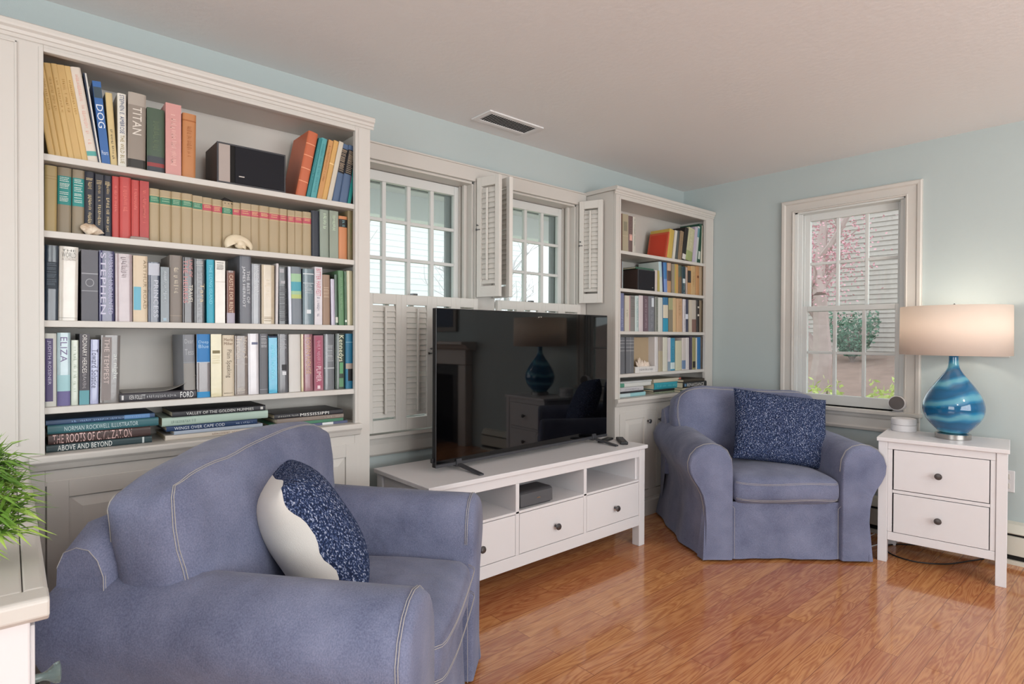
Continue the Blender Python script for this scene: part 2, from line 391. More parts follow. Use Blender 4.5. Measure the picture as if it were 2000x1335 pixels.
folded(2.075, 2.535, R(-93), 'folded open upper shutter hanging behind its partner between the two windows', 0)
folded(2.79, 2.535, R(-68), 'folded open upper shutter at the right window, next to the small bookcase', -1)

# ------------------------------------------------------------------ built-in bookcases
def bookcase(x0, x1, op0, op1, shelves, ztop, label, doors, ledge, xl_panel=None):
    t = thing('built_in_bookcase', (x0, B, 0), 0, label, 'bookcase')
    L_ = lambda x: x-x0; D = YN-B-.004; th = .018
    o0, o1, a1 = L_(op0), L_(op1), L_(x1)
    f = MB(); zb = shelves[-1]
    # face frame
    f.box(0, o0, 0, .0198, .12, 2.11); f.box(o1, a1, 0, .0198, .12, 2.11); f.box(o0, o1, 0, .0198, ztop, 2.11)
    f.box(o0, o1, 0, .02, zb-.10, zb)
    f.box(o0-.012, o0, -.004, 0, zb, ztop+.012); f.box(o1, o1+.012, -.004, 0, zb, ztop+.012); f.box(o0, o1, -.004, 0, ztop, ztop+.012)
    if xl_panel is not None:
        p = L_(xl_panel)
        f.box(p-.006, p, -.004, 0, .85, 2.075); f.box(-.0, p, -.004, 0, 2.069, 2.075)
    f.build('face_frame', WHITE, t, bevel=.0015)
    c = MB()
    side = .045
    c.box(0, th, .02, D, .0, 2.11); c.box(a1-th, a1, .02, D, .0, 2.11)
    if o0-side > th: c.box(o0-side, o0-side+.01, .02, D, zb-.02, ztop+.009)
    c.box(o1+.032+(.015 if x1 > 2 else 0), o1+.042+(.015 if x1 > 2 else 0), .02, D, zb-.02, ztop+.009)
    c.box(th+.001, a1-th-.001, .021, D-.013, ztop+.01, ztop+.03)
    c.build('side_panels', WHITE, t)
    MB().box(th+.001, a1-th-.001, D-.012, D-.001, 0.001, 2.105).build('back_panel', WHITE, t)
    for z in shelves[:-1]:
        MB().box(max(th+.001, o0-side+.012), o1+.03 if x1 < 2 else o1+.045, .006, D-.014, z-.021, z).build('shelf', WHITE, t, bevel=.002)
    c = MB(); c.box(max(th+.001, o0-side+.012), o1+.03 if x1 < 2 else o1+.045, .002, D-.014, zb-.02, zb-.0002)
    l0, l1 = L_(ledge[0]), L_(ledge[1])
    c.prism([(0.001, zb-.052), (-.012, zb-.048), (-.02, zb-.03), (-.028, zb-.02), (-.028, zb-.004), (-.024, zb), (.001, zb)], l0, l1, 'x')
    c.build('countertop', WHITE, t, bevel=.002)
    c = MB()
    prof = [(-.0015, 2.084), (-.004, 2.086), (-.004, 2.096), (-.008, 2.098), (-.010, 2.108), (-.017, 2.114), (-.019, 2.120), (-.019, 2.131), (-.014, 2.135), (.0, 2.135)]
    c.prism(prof+[(D, 2.135), (D, 2.111), (.0205, 2.111), (.0205, 2.1101), (-.0015, 2.1101)], -.014 if x1 > 2 else -.0, a1+(.014 if x1 < 2 else 0), 'x')
    c.build('cornice', WHITE, t, bevel=.001)
    # base cabinet: rails, plinth, doors
    c = MB(); c.box(th+.001, a1-th-.001, .021, .03, .12, zb-.1); c.box(0, a1, -.0004, .0196, .1205, .17)
    for dd in doors[1:-1]: pass
    c.box(o0, o1, .0202, .0206, zb-.1, zb-.085)
    c.build('cabinet_rail', WHITE, t, bevel=.0015)
    MB().prism([(.0195, .119), (-.0003, .119), (-.0003, .105), (-.008, .105), (-.012, .095), (-.012, 0), (.0195, 0)], 0, a1, 'x').build('plinth', WHITE, t, bevel=.002)
    for (d0, d1, kx) in doors:
        b0, b1 = L_(d0), L_(d1); dz0, dz1 = .175, zb-.086
        dd = MB(); sw = .055
        dd.frame(b0, b1, dz0, dz1, -.002, .017, sw)
        dd.box(b0+sw, b1-sw, .006, .014, dz0+sw, dz1-sw)
        # raised field
        q0, q1, r0, r1 = b0+sw, b1-sw, dz0+sw, dz1-sw; e = .035
        dd.add([(q0+.004, .006, r0+.004), (q1-.004, .006, r0+.004), (q1-.004, .006, r1-.004), (q0+.004, .006, r1-.004),
                (q0+e, -.001, r0+e), (q1-e, -.001, r0+e), (q1-e, -.001, r1-e), (q0+e, -.001, r1-e)],
               [(0, 1, 5, 4), (1, 2, 6, 5), (2, 3, 7, 6), (3, 0, 4, 7), (4, 5, 6, 7)])
        do = dd.build('door', WHITE, t, bevel=.001)
        MB().lathe([(.006, 0), (.0055, .01), (.008, .014), (.0145, .02), (.015, .025), (.011, .029), (.004, .031)], 16, T(L_(kx), -.002, .63, 0, R(90))).build('knob', PEWTER, do, smooth=True)
    for (d0, d1, kx) in doors:
        pass
    # stiles between doors
    c = MB(); xs = [doors[0][1], doors[1][0]]
    c.box(L_(xs[0])+.002, L_(xs[1])-.002, 0.0002, .02, .1702, zb-.1002)
    c.build('mullion', WHITE, t)
    return t
SHL = [1.7526, 1.5141, 1.2343, .9617, .8158]; SHR = [1.7392, 1.4995, 1.226, .9509, .797]
bookcase(-.75, 1.188, .084, 1.117, SHL, 2.0633, 'large white built-in bookcase at the left, full of books, beside the windows', [(.088, .60, .57), (.62, 1.132, .65)], (.046, 1.14), xl_panel=.022)
bookcase(2.872, 4.036, 2.917, 3.926, SHR, 2.06, 'smaller white built-in bookcase in the far corner behind the armchair', [(2.92, 3.232, 3.211), (3.316, 3.90, 3.339)], (2.868, 3.98))

# ------------------------------------------------------------------ baseboard heater along the east wall
t = thing('baseboard_heater', (XR, 0, 0), 0, 'long cream baseboard heater along the right wall behind the nightstand', 'heater')
c = MB(); hy0, hy1 = -.25, 1.95
c.prism([(0, .215), (-.03, .205), (-.062, .17), (-.066, .165), (-.062, .16), (-.0, .16)], hy0, hy1, 'y')
c.prism([(-.058, .148), (-.066, .145), (-.066, .05), (-.05, .048), (-.05, .148)], hy0, hy1, 'y')
c.build('cover', HEATER, t, bevel=.001)
MB().box(-.05, 0, hy0, hy1, .0, .16).build('slot_shade', GAPSHADE, t)  # dark block paints the shade in the heater slots
MB().box(-.068, -.045, hy0, hy1, 0, .022).build('bottom_strip', HEATER, t)
# wall plates
t = thing('wall_outlet', (XR, .585, .425), 0, 'white electrical outlet plate low on the right wall beside the nightstand', 'outlet')
MB().box(-.006, 0, -.036, .036, -.058, .058).build('plate', WHITE2, t, bevel=.003)
MB().box(-.008, 0, -.017, .017, -.04, -.01).box(-.008, 0, -.017, .017, .01, .04).build('socket', WHITE, t, bevel=.003)
t = thing('light_switch', (XR, .635, 1.145), 0, 'white light switch plate on the right wall half hidden behind the lamp shade', 'switch')
MB().box(-.006, 0, -.06, .06, -.058, .058).build('plate', WHITE, t, bevel=.003)
for q in (-.023, .023): MB().box(-.014, -.004, q-.005, q+.005, -.012, .012).build('toggle', GREYP, t, bevel=.001)
# ceiling vent
t = thing('ceiling_vent', (2.035, 2.37, HC), 0, 'white slotted ceiling air vent above the windows', 'vent')
MB().frame(-.19, .19, -.08, .08, -.008, .0, .03, M=Matrix.Rotation(R(90), 4, 'X')).build('vent_frame', CEIL, t, bevel=.003)
MB().box(-.162, .162, -.052, .052, -.0035, -.0005).build('backing', GAPSHADE, t)  # dark sheet paints the shade between the slats
c = MB()
for k in range(22): c.box(-.0036, .0036, -.05, .05, -.0004, .0004, T(-.153+.306*k/21, 0, -.0055, 0, 0, R(-25)))
c.build('slats', CEIL, t)

# ------------------------------------------------------------------ media console
def knob_obj(parent, x, y, z, ry=0):
    return MB().lathe([(.006, 0), (.005, .012), (.007, .016), (.0155, .021), (.0165, .026), (.013, .031), (.004, .033)], 18, T(x, y, z, 0, R(90))).build('knob', PEWTER, parent, smooth=True)
CX, CY = 2.018, 1.9726
t = thing('media_console', (CX, CY+.235, 0), R(0), 'long low white media console with three drawers under the television', 'console')
y0 = -.235; f = MB()
xL, xR = -.74, .74; cx = lambda X: X-CX
MB().box(xL, xR, y0, y0+.47, .553, .574).build('tabletop', WHITE2, t, bevel=.003)
for (lx, ly) in ((xL+.012, y0+.012), (xR-.062, y0+.012), (xL+.012, y0+.41), (xR-.062, y0+.41)):
    MB().box(lx, lx+.05, ly, ly+.05, 0, .553).build('leg', WHITE2, t, bevel=.003)
bx0, bx1 = xL+.062, xR-.062
MB().box(bx0, bx1, y0+.016, y0+.034, .508, .553).build('rail', WHITE2, t, bevel=.002)
MB().box(bx0, bx1, y0+.016, y0+.034, .118, .176).build('rail', WHITE2, t, bevel=.002)
MB().box(bx0+.013, bx1-.013, y0+.035, y0+.435, .165, .176).build('bottom_panel', WHITE2, t)
for sx in (-1, 1):
    MB().box(sx*(xR-.045)-.022, sx*(xR-.045)+.022, y0+.063, y0+.409, .12, .552).build('side_panel', WHITE2, t)
    MB().box(sx*(xR-.068)-.006, sx*(xR-.068)+.006, y0+.035, y0+.439, .177, .552).build('inner_side', WHITE2, t)
MB().box(bx0, bx1, y0+.44, y0+.45, .12, .553).build('back_panel', WHITE2, t)
MB().box(bx0, bx1, y0+.016, y0+.44, .368, .380).build('shelf', WHITE2, t, bevel=.002)
dvx = [cx(1.773), cx(2.241)]
for dx in dvx: MB().box(dx-.011, dx+.011, y0+.016, y0+.44, .176, .508).build('divider', WHITE2, t, bevel=.002)
edges = [bx0, dvx[0]-.011, dvx[0]+.011, dvx[1]-.011, dvx[1]+.011, bx1]
for i, kx in enumerate((1.551, 2.021, 2.479)):
    a, b_ = edges[2*i]+.002, edges[2*i+1]-.002
    d = MB().box(a, b_, y0+.016, y0+.034, .179, .365).box(a+.01, b_-.01, y0+.034, y0+.40, .19, .34).build('drawer', WHITE2, t, bevel=.0015)
    knob_obj(d, cx(kx), y0+.016, .262)

# sound bar / centre speaker in the middle compartment
t = thing('centre_speaker', (1.905, 2.045, .3803), 0, 'small charcoal centre speaker with rounded corners in the media console middle compartment', 'speaker')
MB().box(-.118, .118, -.045, .08, .0, .078).build('housing', GREYP, t, bevel=.02, seg=5, smooth=True)
MB().box(-.105, .105, -.047, -.044, .01, .068).build('grille', mat('grille_grey', '55565a', .7, bump=.4, bscale=900), t, bevel=.001)
MB().box(.0, .022, -.0485, -.047, .036, .041).build('badge', CHROME, t)

# ------------------------------------------------------------------ television
t = thing('television', (2.068, 2.197, .574), R(2.5), 'large flat black television on the white media console', 'television')
hw = .628
MB().box(-hw, hw, 0, .028, .022, .742).box(-hw+.08, hw-.08, .028, .062, .08, .5).build('housing', BLACKP, t, bevel=.003)
MB().box(-hw+.004, hw-.004, -.0015, .0015, .040, .738).build('screen', SCREEN, t)
MB().box(-hw, hw, -.003, .0, .022, .036).build('bottom_bezel', GREYP, t, bevel=.001)
for s in (-1, 1):
    c = MB(); x = s*.50
    for ye in (-.17, .17):
        c.prism([(0, .03), (0, .018), (ye, 0), (ye, .008)], x-.012, x+.012, 'x')
    c.box(x-.015, x+.015, -.01, .035, .014, .05)
    c.build('foot', GREYP, t, bevel=.002)
MB().box(-hw-.014, -hw, .01, .022, .045, .065).build('cable_plug', BLACKP, t, bevel=.003)

# remote control
t = thing('remote_control', (2.70, 2.115, .574), R(-42), 'black remote control lying on the media console near its right end', 'remote')
MB().box(-.022, .022, -.085, .085, 0, .018).build('body', BLACKP, t, bevel=.005, seg=3)
c = MB()
for i in range(7):
    for j in (-1, 0, 1): c.box(j*.012-.004, j*.012+.004, -.07+.02*i, -.06+.02*i, .018, .0195)
c.build('buttons', GREYP, t, bevel=.001)
t = tag(MB().box(-.02, .02, -.07, .07, 0, .014).build('remote_control', BLACKP, None, bevel=.005, seg=3, loc=(2.655, 2.20, .574), rot=(0, 0, R(-75))), 'second slim black remote lying behind the first, close to the television foot', 'remote')
# ------------------------------------------------------------------ nightstand (slightly turned away from the wall)
NR = R(-90-7.99)   # local x runs along the front from its left to its right, local y towards the wall
NA = R(-7.99)
ex = Vector((-math.sin(NA), -math.cos(NA), 0)); ny_ = Vector((math.cos(NA), -math.sin(NA), 0))
t = thing('nightstand', (3.4919+ex.x*.27+ny_.x*.19, 1.0384+ex.y*.27+ny_.y*.19, 0), math.atan2(ex.y, ex.x), 'white two-drawer nightstand with dark round knobs under the blue lamp', 'nightstand')
w2, d2 = .27, .19
MB().box(-w2, w2, -d2, d2, .641, .662).build('tabletop', WHITE2, t, bevel=.003)
for sx in (-1, 1):
    for sy in (-1, 1):
        MB().box(sx*(w2-.028)-.021, sx*(w2-.028)+.021, sy*(d2-.032)-.02, sy*(d2-.032)+.02, 0, .641).build('leg', WHITE2, t, bevel=.002)
for ra, rb, rw in ((.602, .6405, .05), (.372, .388, .071), (.120, .163, .05)): MB().box(-w2+rw, w2-rw, -d2+.016, -d2+.034, ra, rb).build('rail', WHITE2, t, bevel=.0015)
for sx in (-1, 1):
    MB().box(sx*(w2-.038)-.012, sx*(w2-.038)+.012, -d2+.053, d2-.053, .12, .6405).build('side_panel', WHITE2, t, bevel=.002)
    MB().box(sx*(w2-.060)-.0105, sx*(w2-.060)+.0105, -d2+.017, -d2+.034, .164, .6015).build('stile', WHITE2, t, bevel=.002)
MB().box(-w2+.05, w2-.05, d2-.03, d2-.02, .12, .64).build('back_panel', WHITE2, t); MB().box(-w2+.05, w2-.05, -d2+.05, d2-.031, .14, .15).build('bottom_panel', WHITE2, t)
DKNOB = mat('dark_bronze_knob', '55504f', .4, metal=.6)
for z0, z1 in ((.392, .599), (.166, .369)):
    d = MB().box(-.193, .196, -d2+.014, -d2+.032, z0, z1).box(-.18, .18, -d2+.03, d2-.05, z0+.02, z1-.03).build('drawer', WHITE2, t, bevel=.0015)
    MB().lathe([(.006, 0), (.005, .012), (.007, .016), (.0155, .021), (.0165, .026), (.013, .031), (.004, .033)], 18, T(-.002, -d2+.014, z0+.101, 0, R(90))).build('knob', DKNOB, d, smooth=True)

# ------------------------------------------------------------------ table lamp
def vase_nodes(nt, b, N, L):
    tc = N('ShaderNodeTexCoord'); wv = N('ShaderNodeTexWave'); wv.wave_type = 'BANDS'; wv.bands_direction = 'Z'
    mp = N('ShaderNodeMapping'); mp.inputs['Rotation'].default_value = (R(9), R(7), 0); L(tc.outputs['Object'], mp.inputs[0])
    wv.inputs['Scale'].default_value = 3.6; wv.inputs['Distortion'].default_value = 7.5; wv.inputs['Detail'].default_value = 3; wv.inputs['Detail Scale'].default_value = .7; wv.inputs['Phase Offset'].default_value = 1.2
    L(mp.outputs[0], wv.inputs['Vector'])
    rp = N('ShaderNodeValToRGB'); e = rp.color_ramp.elements
    e[0].position = .0; e[0].color = rgb('165f8c'); e[1].position = .74; e[1].color = rgb('2277a2')
    k = e.new(.35); k.color = rgb('175a83'); k = e.new(.97); k.color = rgb('5a9fb6')
    L(wv.outputs['Fac'], rp.inputs[0]); L(rp.outputs[0], b.inputs['Base Color'])
VASE = mat('blue_swirl_glass', '1f74a8', .06, coat=.6, build=vase_nodes)
def shade_mat():
    m = bpy.data.materials.new('linen_lampshade'); m.use_nodes = True; nt = m.node_tree; nt.nodes.clear(); N = nt.nodes.new; L = nt.links.new
    o = N('ShaderNodeOutputMaterial'); mx = N('ShaderNodeMixShader'); d = N('ShaderNodeBsdfDiffuse'); tr = N('ShaderNodeBsdfTranslucent')
    d.inputs[0].default_value = rgb('ece2da'); tr.inputs[0].default_value = rgb('f5ebe2'); mx.inputs[0].default_value = .45
    tc = N('ShaderNodeTexCoord'); n = N('ShaderNodeTexNoise'); n.inputs['Scale'].default_value = 400; L(tc.outputs['Object'], n.inputs['Vector'])
    bp = N('ShaderNodeBump'); bp.inputs['Strength'].default_value = .15; bp.inputs['Distance'].default_value = .001; L(n.outputs['Fac'], bp.inputs['Height'])
    L(bp.outputs[0], d.inputs['Normal'])
    L(d.outputs[0], mx.inputs[1]); L(tr.outputs[0], mx.inputs[2]); L(mx.outputs[0], o.inputs[0]); return m
SHADE = shade_mat()
LX, LY = 3.757, .762
t = thing('table_lamp', (LX, LY, .662), 0, 'blue swirled glass table lamp with a white drum shade on the nightstand', 'lamp')
MB().lathe([(.070, 0), (.078, .002), (.078, .026), (.07, .03)], 40).build('base', CHROME, t, smooth=True)
prof = [(.060, .030), (.064, .034), (.080, .052), (.104, .078), (.122, .105), (.1335, .135), (.136, .165), (.131, .195), (.120, .225), (.104, .255), (.084, .285), (.062, .315), (.042, .343), (.028, .365), (.0225, .385), (.021, .43), (.022, .455)]
MB().lathe(prof, 48).build('vase_body', VASE, t, smooth=True, sub=1)
MB().lathe([(.012, .455), (.012, .50), (.016, .505), (.016, .54), (.010, .545), (.004, .55)], 16).build('socket', CHROME, t, smooth=True)
MB().lathe([(.240, .440), (.238, .694)], 64, cap=False).build('shade', SHADE, t, smooth=True)
so = bpy.data.objects['shade']; q = so.modifiers.new('thick', 'SOLIDIFY'); q.thickness = .0025
c = MB()
for k in range(3):
    a = 2*math.pi*k/3; c.tube([(.01*math.cos(a), .01*math.sin(a), .688), (.236*math.cos(a), .236*math.sin(a), .688)], .0015, 6)
c.tube([(.055*math.cos(a), 0, z) for a, z in ((0, 0), )] if False else [(.03, 0, .545), (.05, 0, .60), (.04, 0, .66), (.0, 0, .692)], .0015, 6)
c.tube([(-.03, 0, .545), (-.05, 0, .60), (-.04, 0, .66), (.0, 0, .692)], .0015, 6)
c.build('harp', CHROME, t)
MB().lathe([(.002, .688), (.006, .694), (.007, .702), (.003, .709), (.001, .711)], 12).build('finial', PEWTER, t, smooth=True)
bm_ = mat('lamp_bulb', 'fff1dd', .5)
bm_.node_tree.nodes['Principled BSDF'].inputs['Emission Color'].default_value = (1, .82, .64, 1); bm_.node_tree.nodes['Principled BSDF'].inputs['Emission Strength'].default_value = 4
MB().lathe([(.012, .545), (.022, .565), (.030, .590), (.028, .615), (.016, .635), (.004, .641)], 20).build('bulb', bm_, t, smooth=True)
pl = bpy.data.lights.new('lamp_light', 'POINT'); pl.energy = 3.4; pl.color = (1, .86, .71); pl.shadow_soft_size = .04
po = bpy.data.objects.new('lamp_light', pl); po.location = (LX, LY, .662+.60); COL.objects.link(po)
bpy.data.objects['bulb'].visible_shadow = True
po.location = (LX, LY, .662+.665)

# white round box
t = thing('round_box', (3.835, 1.005, .662), 0, 'low white round plastic puck beside the lamp on the nightstand', 'device')
MB().lathe([(.058, 0), (.061, .004), (.061, .034), (.0595, .036)], 40).build('lower_half', WHITE2, t, smooth=True)
MB().lathe([(.0595, .037), (.061, .039), (.061, .066), (.058, .071), (.05, .073)], 40).build('upper_half', WHITE2, t, smooth=True)
# indoor camera on the sill
t = thing('indoor_camera', (4.018, 1.085, .745), 0, 'small white round indoor camera with dark face on the right window sill', 'camera')
dm = (Vector((0, 0, 1.19))-Vector((4.018, 1.085, .79))); ang = math.atan2(dm.y, dm.x)+R(-10)
Mc = T(0, 0, .05, ang, 0, 0) @ Matrix.Rotation(R(78), 4, 'Y')
MB().lathe([(.02, -.04), (.036, -.03), (.045, -.01), (.046, .02), (.043, .03)], 32, Mc).build('body', WHITE2, t, smooth=True)
MB().lathe([(.0395, .029), (.0395, .0325), (.02, .034)], 32, Mc).build('face', mat('camera_face_grey', '5b5555', .5, bump=.1), t, smooth=True)
MB().lathe([(.03, 0), (.032, .003), (.015, .008), (.01, .015)], 24, T(.012, 0, 0)).build('stand', WHITE2, t, smooth=True)

# cords
def cable(name, pts, r, m, label, cat='cord'):
    # smooth the path with Catmull-Rom
    P = [Vector(p) for p in pts]; out = []
    for i in range(len(P)-1):
        p0, p1, p2, p3 = P[max(i-1, 0)], P[i], P[i+1], P[min(i+2, len(P)-1)]
        for k in range(8):
            u = k/8; out.append(.5*((2*p1)+(-p0+p2)*u+(2*p0-5*p1+4*p2-p3)*u*u+(-p0+3*p1-3*p2+p3)*u**3))
    out.append(P[-1]); return tag(MB().tube(out, r, 6).build(name, m, smooth=True), label, cat)
cable('power_cord', [(3.93, .95, .004), (3.80, 1.06, .004), (3.66, 1.02, .004), (3.62, .90, .004), (3.70, .78, .004), (3.86, .70, .004), (3.95, .66, .004)], .0035, BLACKP, 'black power cord curling on the floor under the nightstand')
cable('power_cord', [(3.95, 1.02, .003), (3.78, 1.10, .003), (3.60, 1.15, .003), (3.56, 1.215, .003), (3.64, 1.25, .003), (3.80, 1.20, .003), (3.95, 1.18, .003)], .0028, WHITE2, 'white power cord looping on the floor between armchair and nightstand')

# ------------------------------------------------------------------ soft goods
def cushion_mb(w, d, h, r, crown=.03, n=14, front_bulge=.0, seed=0, wr=.004, shape=None):
    """closed rounded-box cushion centred in x and y, z from 0 to h."""
    mb = MB(); pts = {}
    rnd = Vector((seed*3.1, seed*1.7, 0))
    def key(p): return (round(p[0], 5), round(p[1], 5), round(p[2], 5))
    def mapp(u, v, q):   # each in -1..1 on cube surface
        P = Vector((u*w/2, v*d/2, q*h/2)); inner = Vector((max(-w/2+r, min(w/2-r, P.x)), max(-d/2+r, min(d/2-r, P.y)), max(-h/2+r, min(h/2-r, P.z))))
        dd = P-inner
        if dd.length > 1e-6: P = inner+dd.normalized()*r
        fx = max(0, 1-abs(P.x/(w/2))**2.4); fy = max(0, 1-abs(P.y/(d/2))**2.4); fz = max(0, 1-abs(P.z/(h/2))**2)
        P.z += (1 if P.z > 0 else -1)*crown*fx*fy*abs(P.z/(h/2))
        P.y += (1 if P.y > 0 else -1)*front_bulge*fx*fz*abs(P.y/(d/2))
        P.x += (1 if P.x > 0 else -1)*front_bulge*fy*fz*abs(P.x/(w/2))
        nv = noise.noise_vector(P*5+rnd)*wr*2+noise.noise_vector(P*16+rnd)*wr*.6
        P += nv
        if shape: P = shape(P)
        return P+Vector((0, 0, h/2))
    vs = []; fs = []
    ax = [(0, 1, 2), (1, 2, 0), (2, 0, 1)]
    for a, b2, c2 in ax:
        for s in (-1, 1):
            base = len(vs)
            for i in range(n+1):
                for j in range(n+1):
                    q = [0, 0, 0]
                    # denser near edges
                    ui = math.sin((i/n-.5)*math.pi); vj = math.sin((j/n-.5)*math.pi)
                    q[a] = ui; q[b2] = vj; q[c2] = s; vs.append(mapp(*q))
            for i in range(n):
                for j in range(n):
                    k = base+i*(n+1)+j; fs.append((k, k+1, k+n+2, k+n+1))
    mb.add(vs, fs); return mb, mapp
def pillow_mb(w, h, t_, n=28, seed=0, side=0, wob=0.0):
    """square throw pillow in the xz plane, thickness along y; side=-1 front half only, +1 back half only"""
    mb = MB()
    for s in ((-1, 1) if side == 0 else (side,)):
        def fn(u, v, s=s):
            a = math.sin((u-.5)*math.pi); b2 = math.sin((v-.5)*math.pi)
            pin = 1-.055*(1-abs(a)**2.0)*(abs(b2)**6) ; pin2 = 1-.055*(1-abs(b2)**2.0)*(abs(a)**6)
            x = a*w/2*pin2; z = b2*h/2*pin
            th = t_/2*(max(0, 1-abs(a)**2.6)**.55)*(max(0, 1-abs(b2)**3.6)**.5)
            nz = noise.noise(Vector((x*6+seed, z*6, s)))*.006*(1-abs(a)**4)*(1-abs(b2)**4)
            ew = max(0, 1-th/(t_*.25))*wob; return Vector((x, s*(th+nz)+ew*noise.noise(Vector((x*11, z*11, seed))), z+h/2))
        mb.grid(fn, n, n)
    return mb

ARM = [(0, 0), (0, .12), (0, .30), (0, .48), (.006, .54), (.03, .588), (.065, .612), (.105, .622), (.15, .617), (.19, .598), (.222, .562), (.236, .52), (.232, .475), (.213, .435), (.186, .395), (.164, .35), (.150, .29), (.145, .20), (.147, .10), (.150, 0)]
def armchair(loc, rz, label, arm_x=.285, sag=0.0):
    t = thing('armchair', loc, rz, label, 'armchair')
    yf, yb = -.43, .40
    # core: deck, front apron and back frame
    c = MB()
    def front(u, v):
        x = -arm_x-.01+u*(2*arm_x+.02); z = .012+v*.30
        y = yf+.028-.006*math.sin(u*9+1)*(1-v)-.012*(1-v)*(1-v)-.004*math.sin(u*23)*(1-v)
        return Vector((x, y, z))
    c.grid(front, 26, 8)
    c.box(-arm_x-.02, arm_x+.02, yf+.03, .25, .27, .305)
    c.build('seat_base', DENIM, t, smooth=True)
    # outer back
    def backfn(prof, w0, w1):
        pass
    bk = MB()
    prof = [(.25, .30), (.24, .50), (.245, .70), (.262, .735), (.29, .757), (.33, .762), (.37, .75), (.392, .715), (.397, .64), (.395, .4), (.398, .2), (.41, .012)]
    nseg = 12; vs = []; fs = []
    for i in range(nseg+1):
        u = i/nseg*2-1; x = u*(.472); e = max(0, (abs(u)-.8)/.2)
        for (y, z) in prof:
            cy_ = .325; zz = z-(.045*e*e if z > .6 else 0); yy = cy_+(y-cy_)*(1-.25*e*e)
            vs.append((x, yy, zz))
    n = len(prof)
    for i in range(nseg):
        for j in range(n-1): fs.append((i*n+j, i*n+j+1, (i+1)*n+j+1, (i+1)*n+j))
    fs.append(tuple(range(n))); fs.append(tuple(nseg*n+j for j in range(n))[::-1])
    bk.add(vs, fs); bko = bk.build('back_frame', DENIM, t, smooth=True)
    st = MB()
    for i in (0, nseg):
        for sh in (0, .006): st.tube([Vector(vs[i*n+j])+Vector((.0008*(1 if i else -1)-sh*(1 if i else -1), (-.001 if j < 3 else 0), .001)) for j in range(1, 8)], .0009, 5)
    st.build('stitching', STITCH, bko)
    # arms
    for s in (-1, 1):
        ny = 16; vs = []; fs = []; n = len(ARM)
        rows = [(yf-.008, .90), (yf-.002, .965), (yf+.012, 1.0)]+[(yf+.012+(yb-yf-.03)*k/ny, 1.0) for k in range(1, ny+1)]+[(yb, .93)]
        for (y, sc) in rows:
            back = max(0, (y-yf)/(yb-yf))
            for (px, pz) in ARM:
                cx_, cz_ = .10, .36
                ax_ = cx_+(px-cx_)*(1-(1-sc)*.8) ; az_ = cz_+(pz-cz_)*sc if pz > .3 else pz*(1-.0)+0
                # the slipcover side hangs out towards the floor behind the front panel
                if px > .14 and pz < .36: ax_ += (.36-pz)*.16*min(1, back*3)+.008*math.sin(y*21+s)*(.36-pz)*3*min(1, back*5)
                wob = noise.noise(Vector((px*6, y*5, pz*6+s*3)))*.007*min(1, back*6)
                vs.append((s*(arm_x+ax_+wob), y, max(.012, az_+wob*.6*(pz > .4)+.030*back*max(0, min(1, (pz-.2)/.3)))))
        for i in range(len(rows)-1):
            for j in range(n-1): fs.append((i*n+j, i*n+j+1, (i+1)*n+j+1, (i+1)*n+j))
        fs.append(tuple(range(n))[::-1]); fs.append(tuple((len(rows)-1)*n+j for j in range(n)))
        a = MB(); a.add(vs, fs); a.build('arm', DENIM, t, smooth=True, ang=50)
        # double row of contrast stitching round the arm front
        st = MB()
        for off in (.010, .016):
            pts = []
            for (px, pz) in ARM[3:]:
                cx_, cz_ = .10, .36; pts.append((s*(arm_x+px*1.0+(.002 if px > .1 else -.002)), yf+off+.004, pz+(.0025 if pz > .5 else 0)))
            st.tube(pts, .0009, 5)
        st.tube([(s*(arm_x+.004), yf+.004, .49), (s*(arm_x+.004), yf+.008, .30), (s*(arm_x-.012), yf+.010, .28), (s*(arm_x-.012), yf+.008, .015)], .0009, 5)
        st.build('stitching', STITCH, t)
    # split pleats at the front corners of the skirt
    for s in (-1, 1):
        p = MB(); x = s*(arm_x+.150)
        p.add([(x-.004*s, yf+.008, .27), (x+.004*s, yf+.03, .27), (x+.024*s, yf+.045, .012), (x+.01*s, yf-.012, .012), (x-.01*s, yf-.012, .012)], [(0, 1, 2), (0, 2, 3), (0, 3, 4)])
        o = p.build('pleat', DENIM, t); q = o.modifiers.new('t', 'SOLIDIFY'); q.thickness = .004
    # seat cushion
    def shp(P):
        return P
    mb, f = cushion_mb(2*arm_x-.01, .66, .135, .045, crown=.028, front_bulge=.012, seed=loc[0], wr=.004)
    so = mb.build('seat_cushion', DENIM, t, smooth=True, merge=True, loc=(0, -.105, .305), ang=80)
    st = MB(); hw_, hd = arm_x-.007, .33
    for z in (.026, .112):
        for e in (0, .006):
            st.tube([(x, -hd-.0125-.012*(1-abs(x/hw_)**2.4)+(.02 if abs(x) > hw_-.02 else 0)+(0.004 if abs(x) > hw_-.045 else 0), z+e+.004*math.sin(x*14)) for x in [(-1+2*k/22)*(hw_-.01) for k in range(23)]], .0009, 5)
    st.build('stitching', STITCH, so)
    # big loose back cushion, boxed, leaning back over the arms
    BW, BD, BH, BR_ = .845, .20, .435, .05
    def shp2(P):
        k = max(0, min(1, (P.z+BH/2)/BH)); P.x *= .95+.05*k
        P.z += (-.006*(abs(P.x)/(BW/2))**3+.012*math.sin(P.x*7+loc[0]))*k
        ca, cq = abs(P.x)/(BW/2), P.z/(BH/2)
        if ca > .72 and cq > .72:
            tt = min((ca-.72)/.28, (cq-.72)/.28); P.x *= 1-.05*tt; P.z *= 1-.08*tt
        P.y += .012*math.sin(P.x*5+P.z*4+loc[1])*(1 if P.y > 0 else .5)
        return P
    mb, f = cushion_mb(BW, BD, BH, BR_, crown=.02, front_bulge=.036, seed=loc[1]+5, wr=.0065, shape=shp2, n=20)
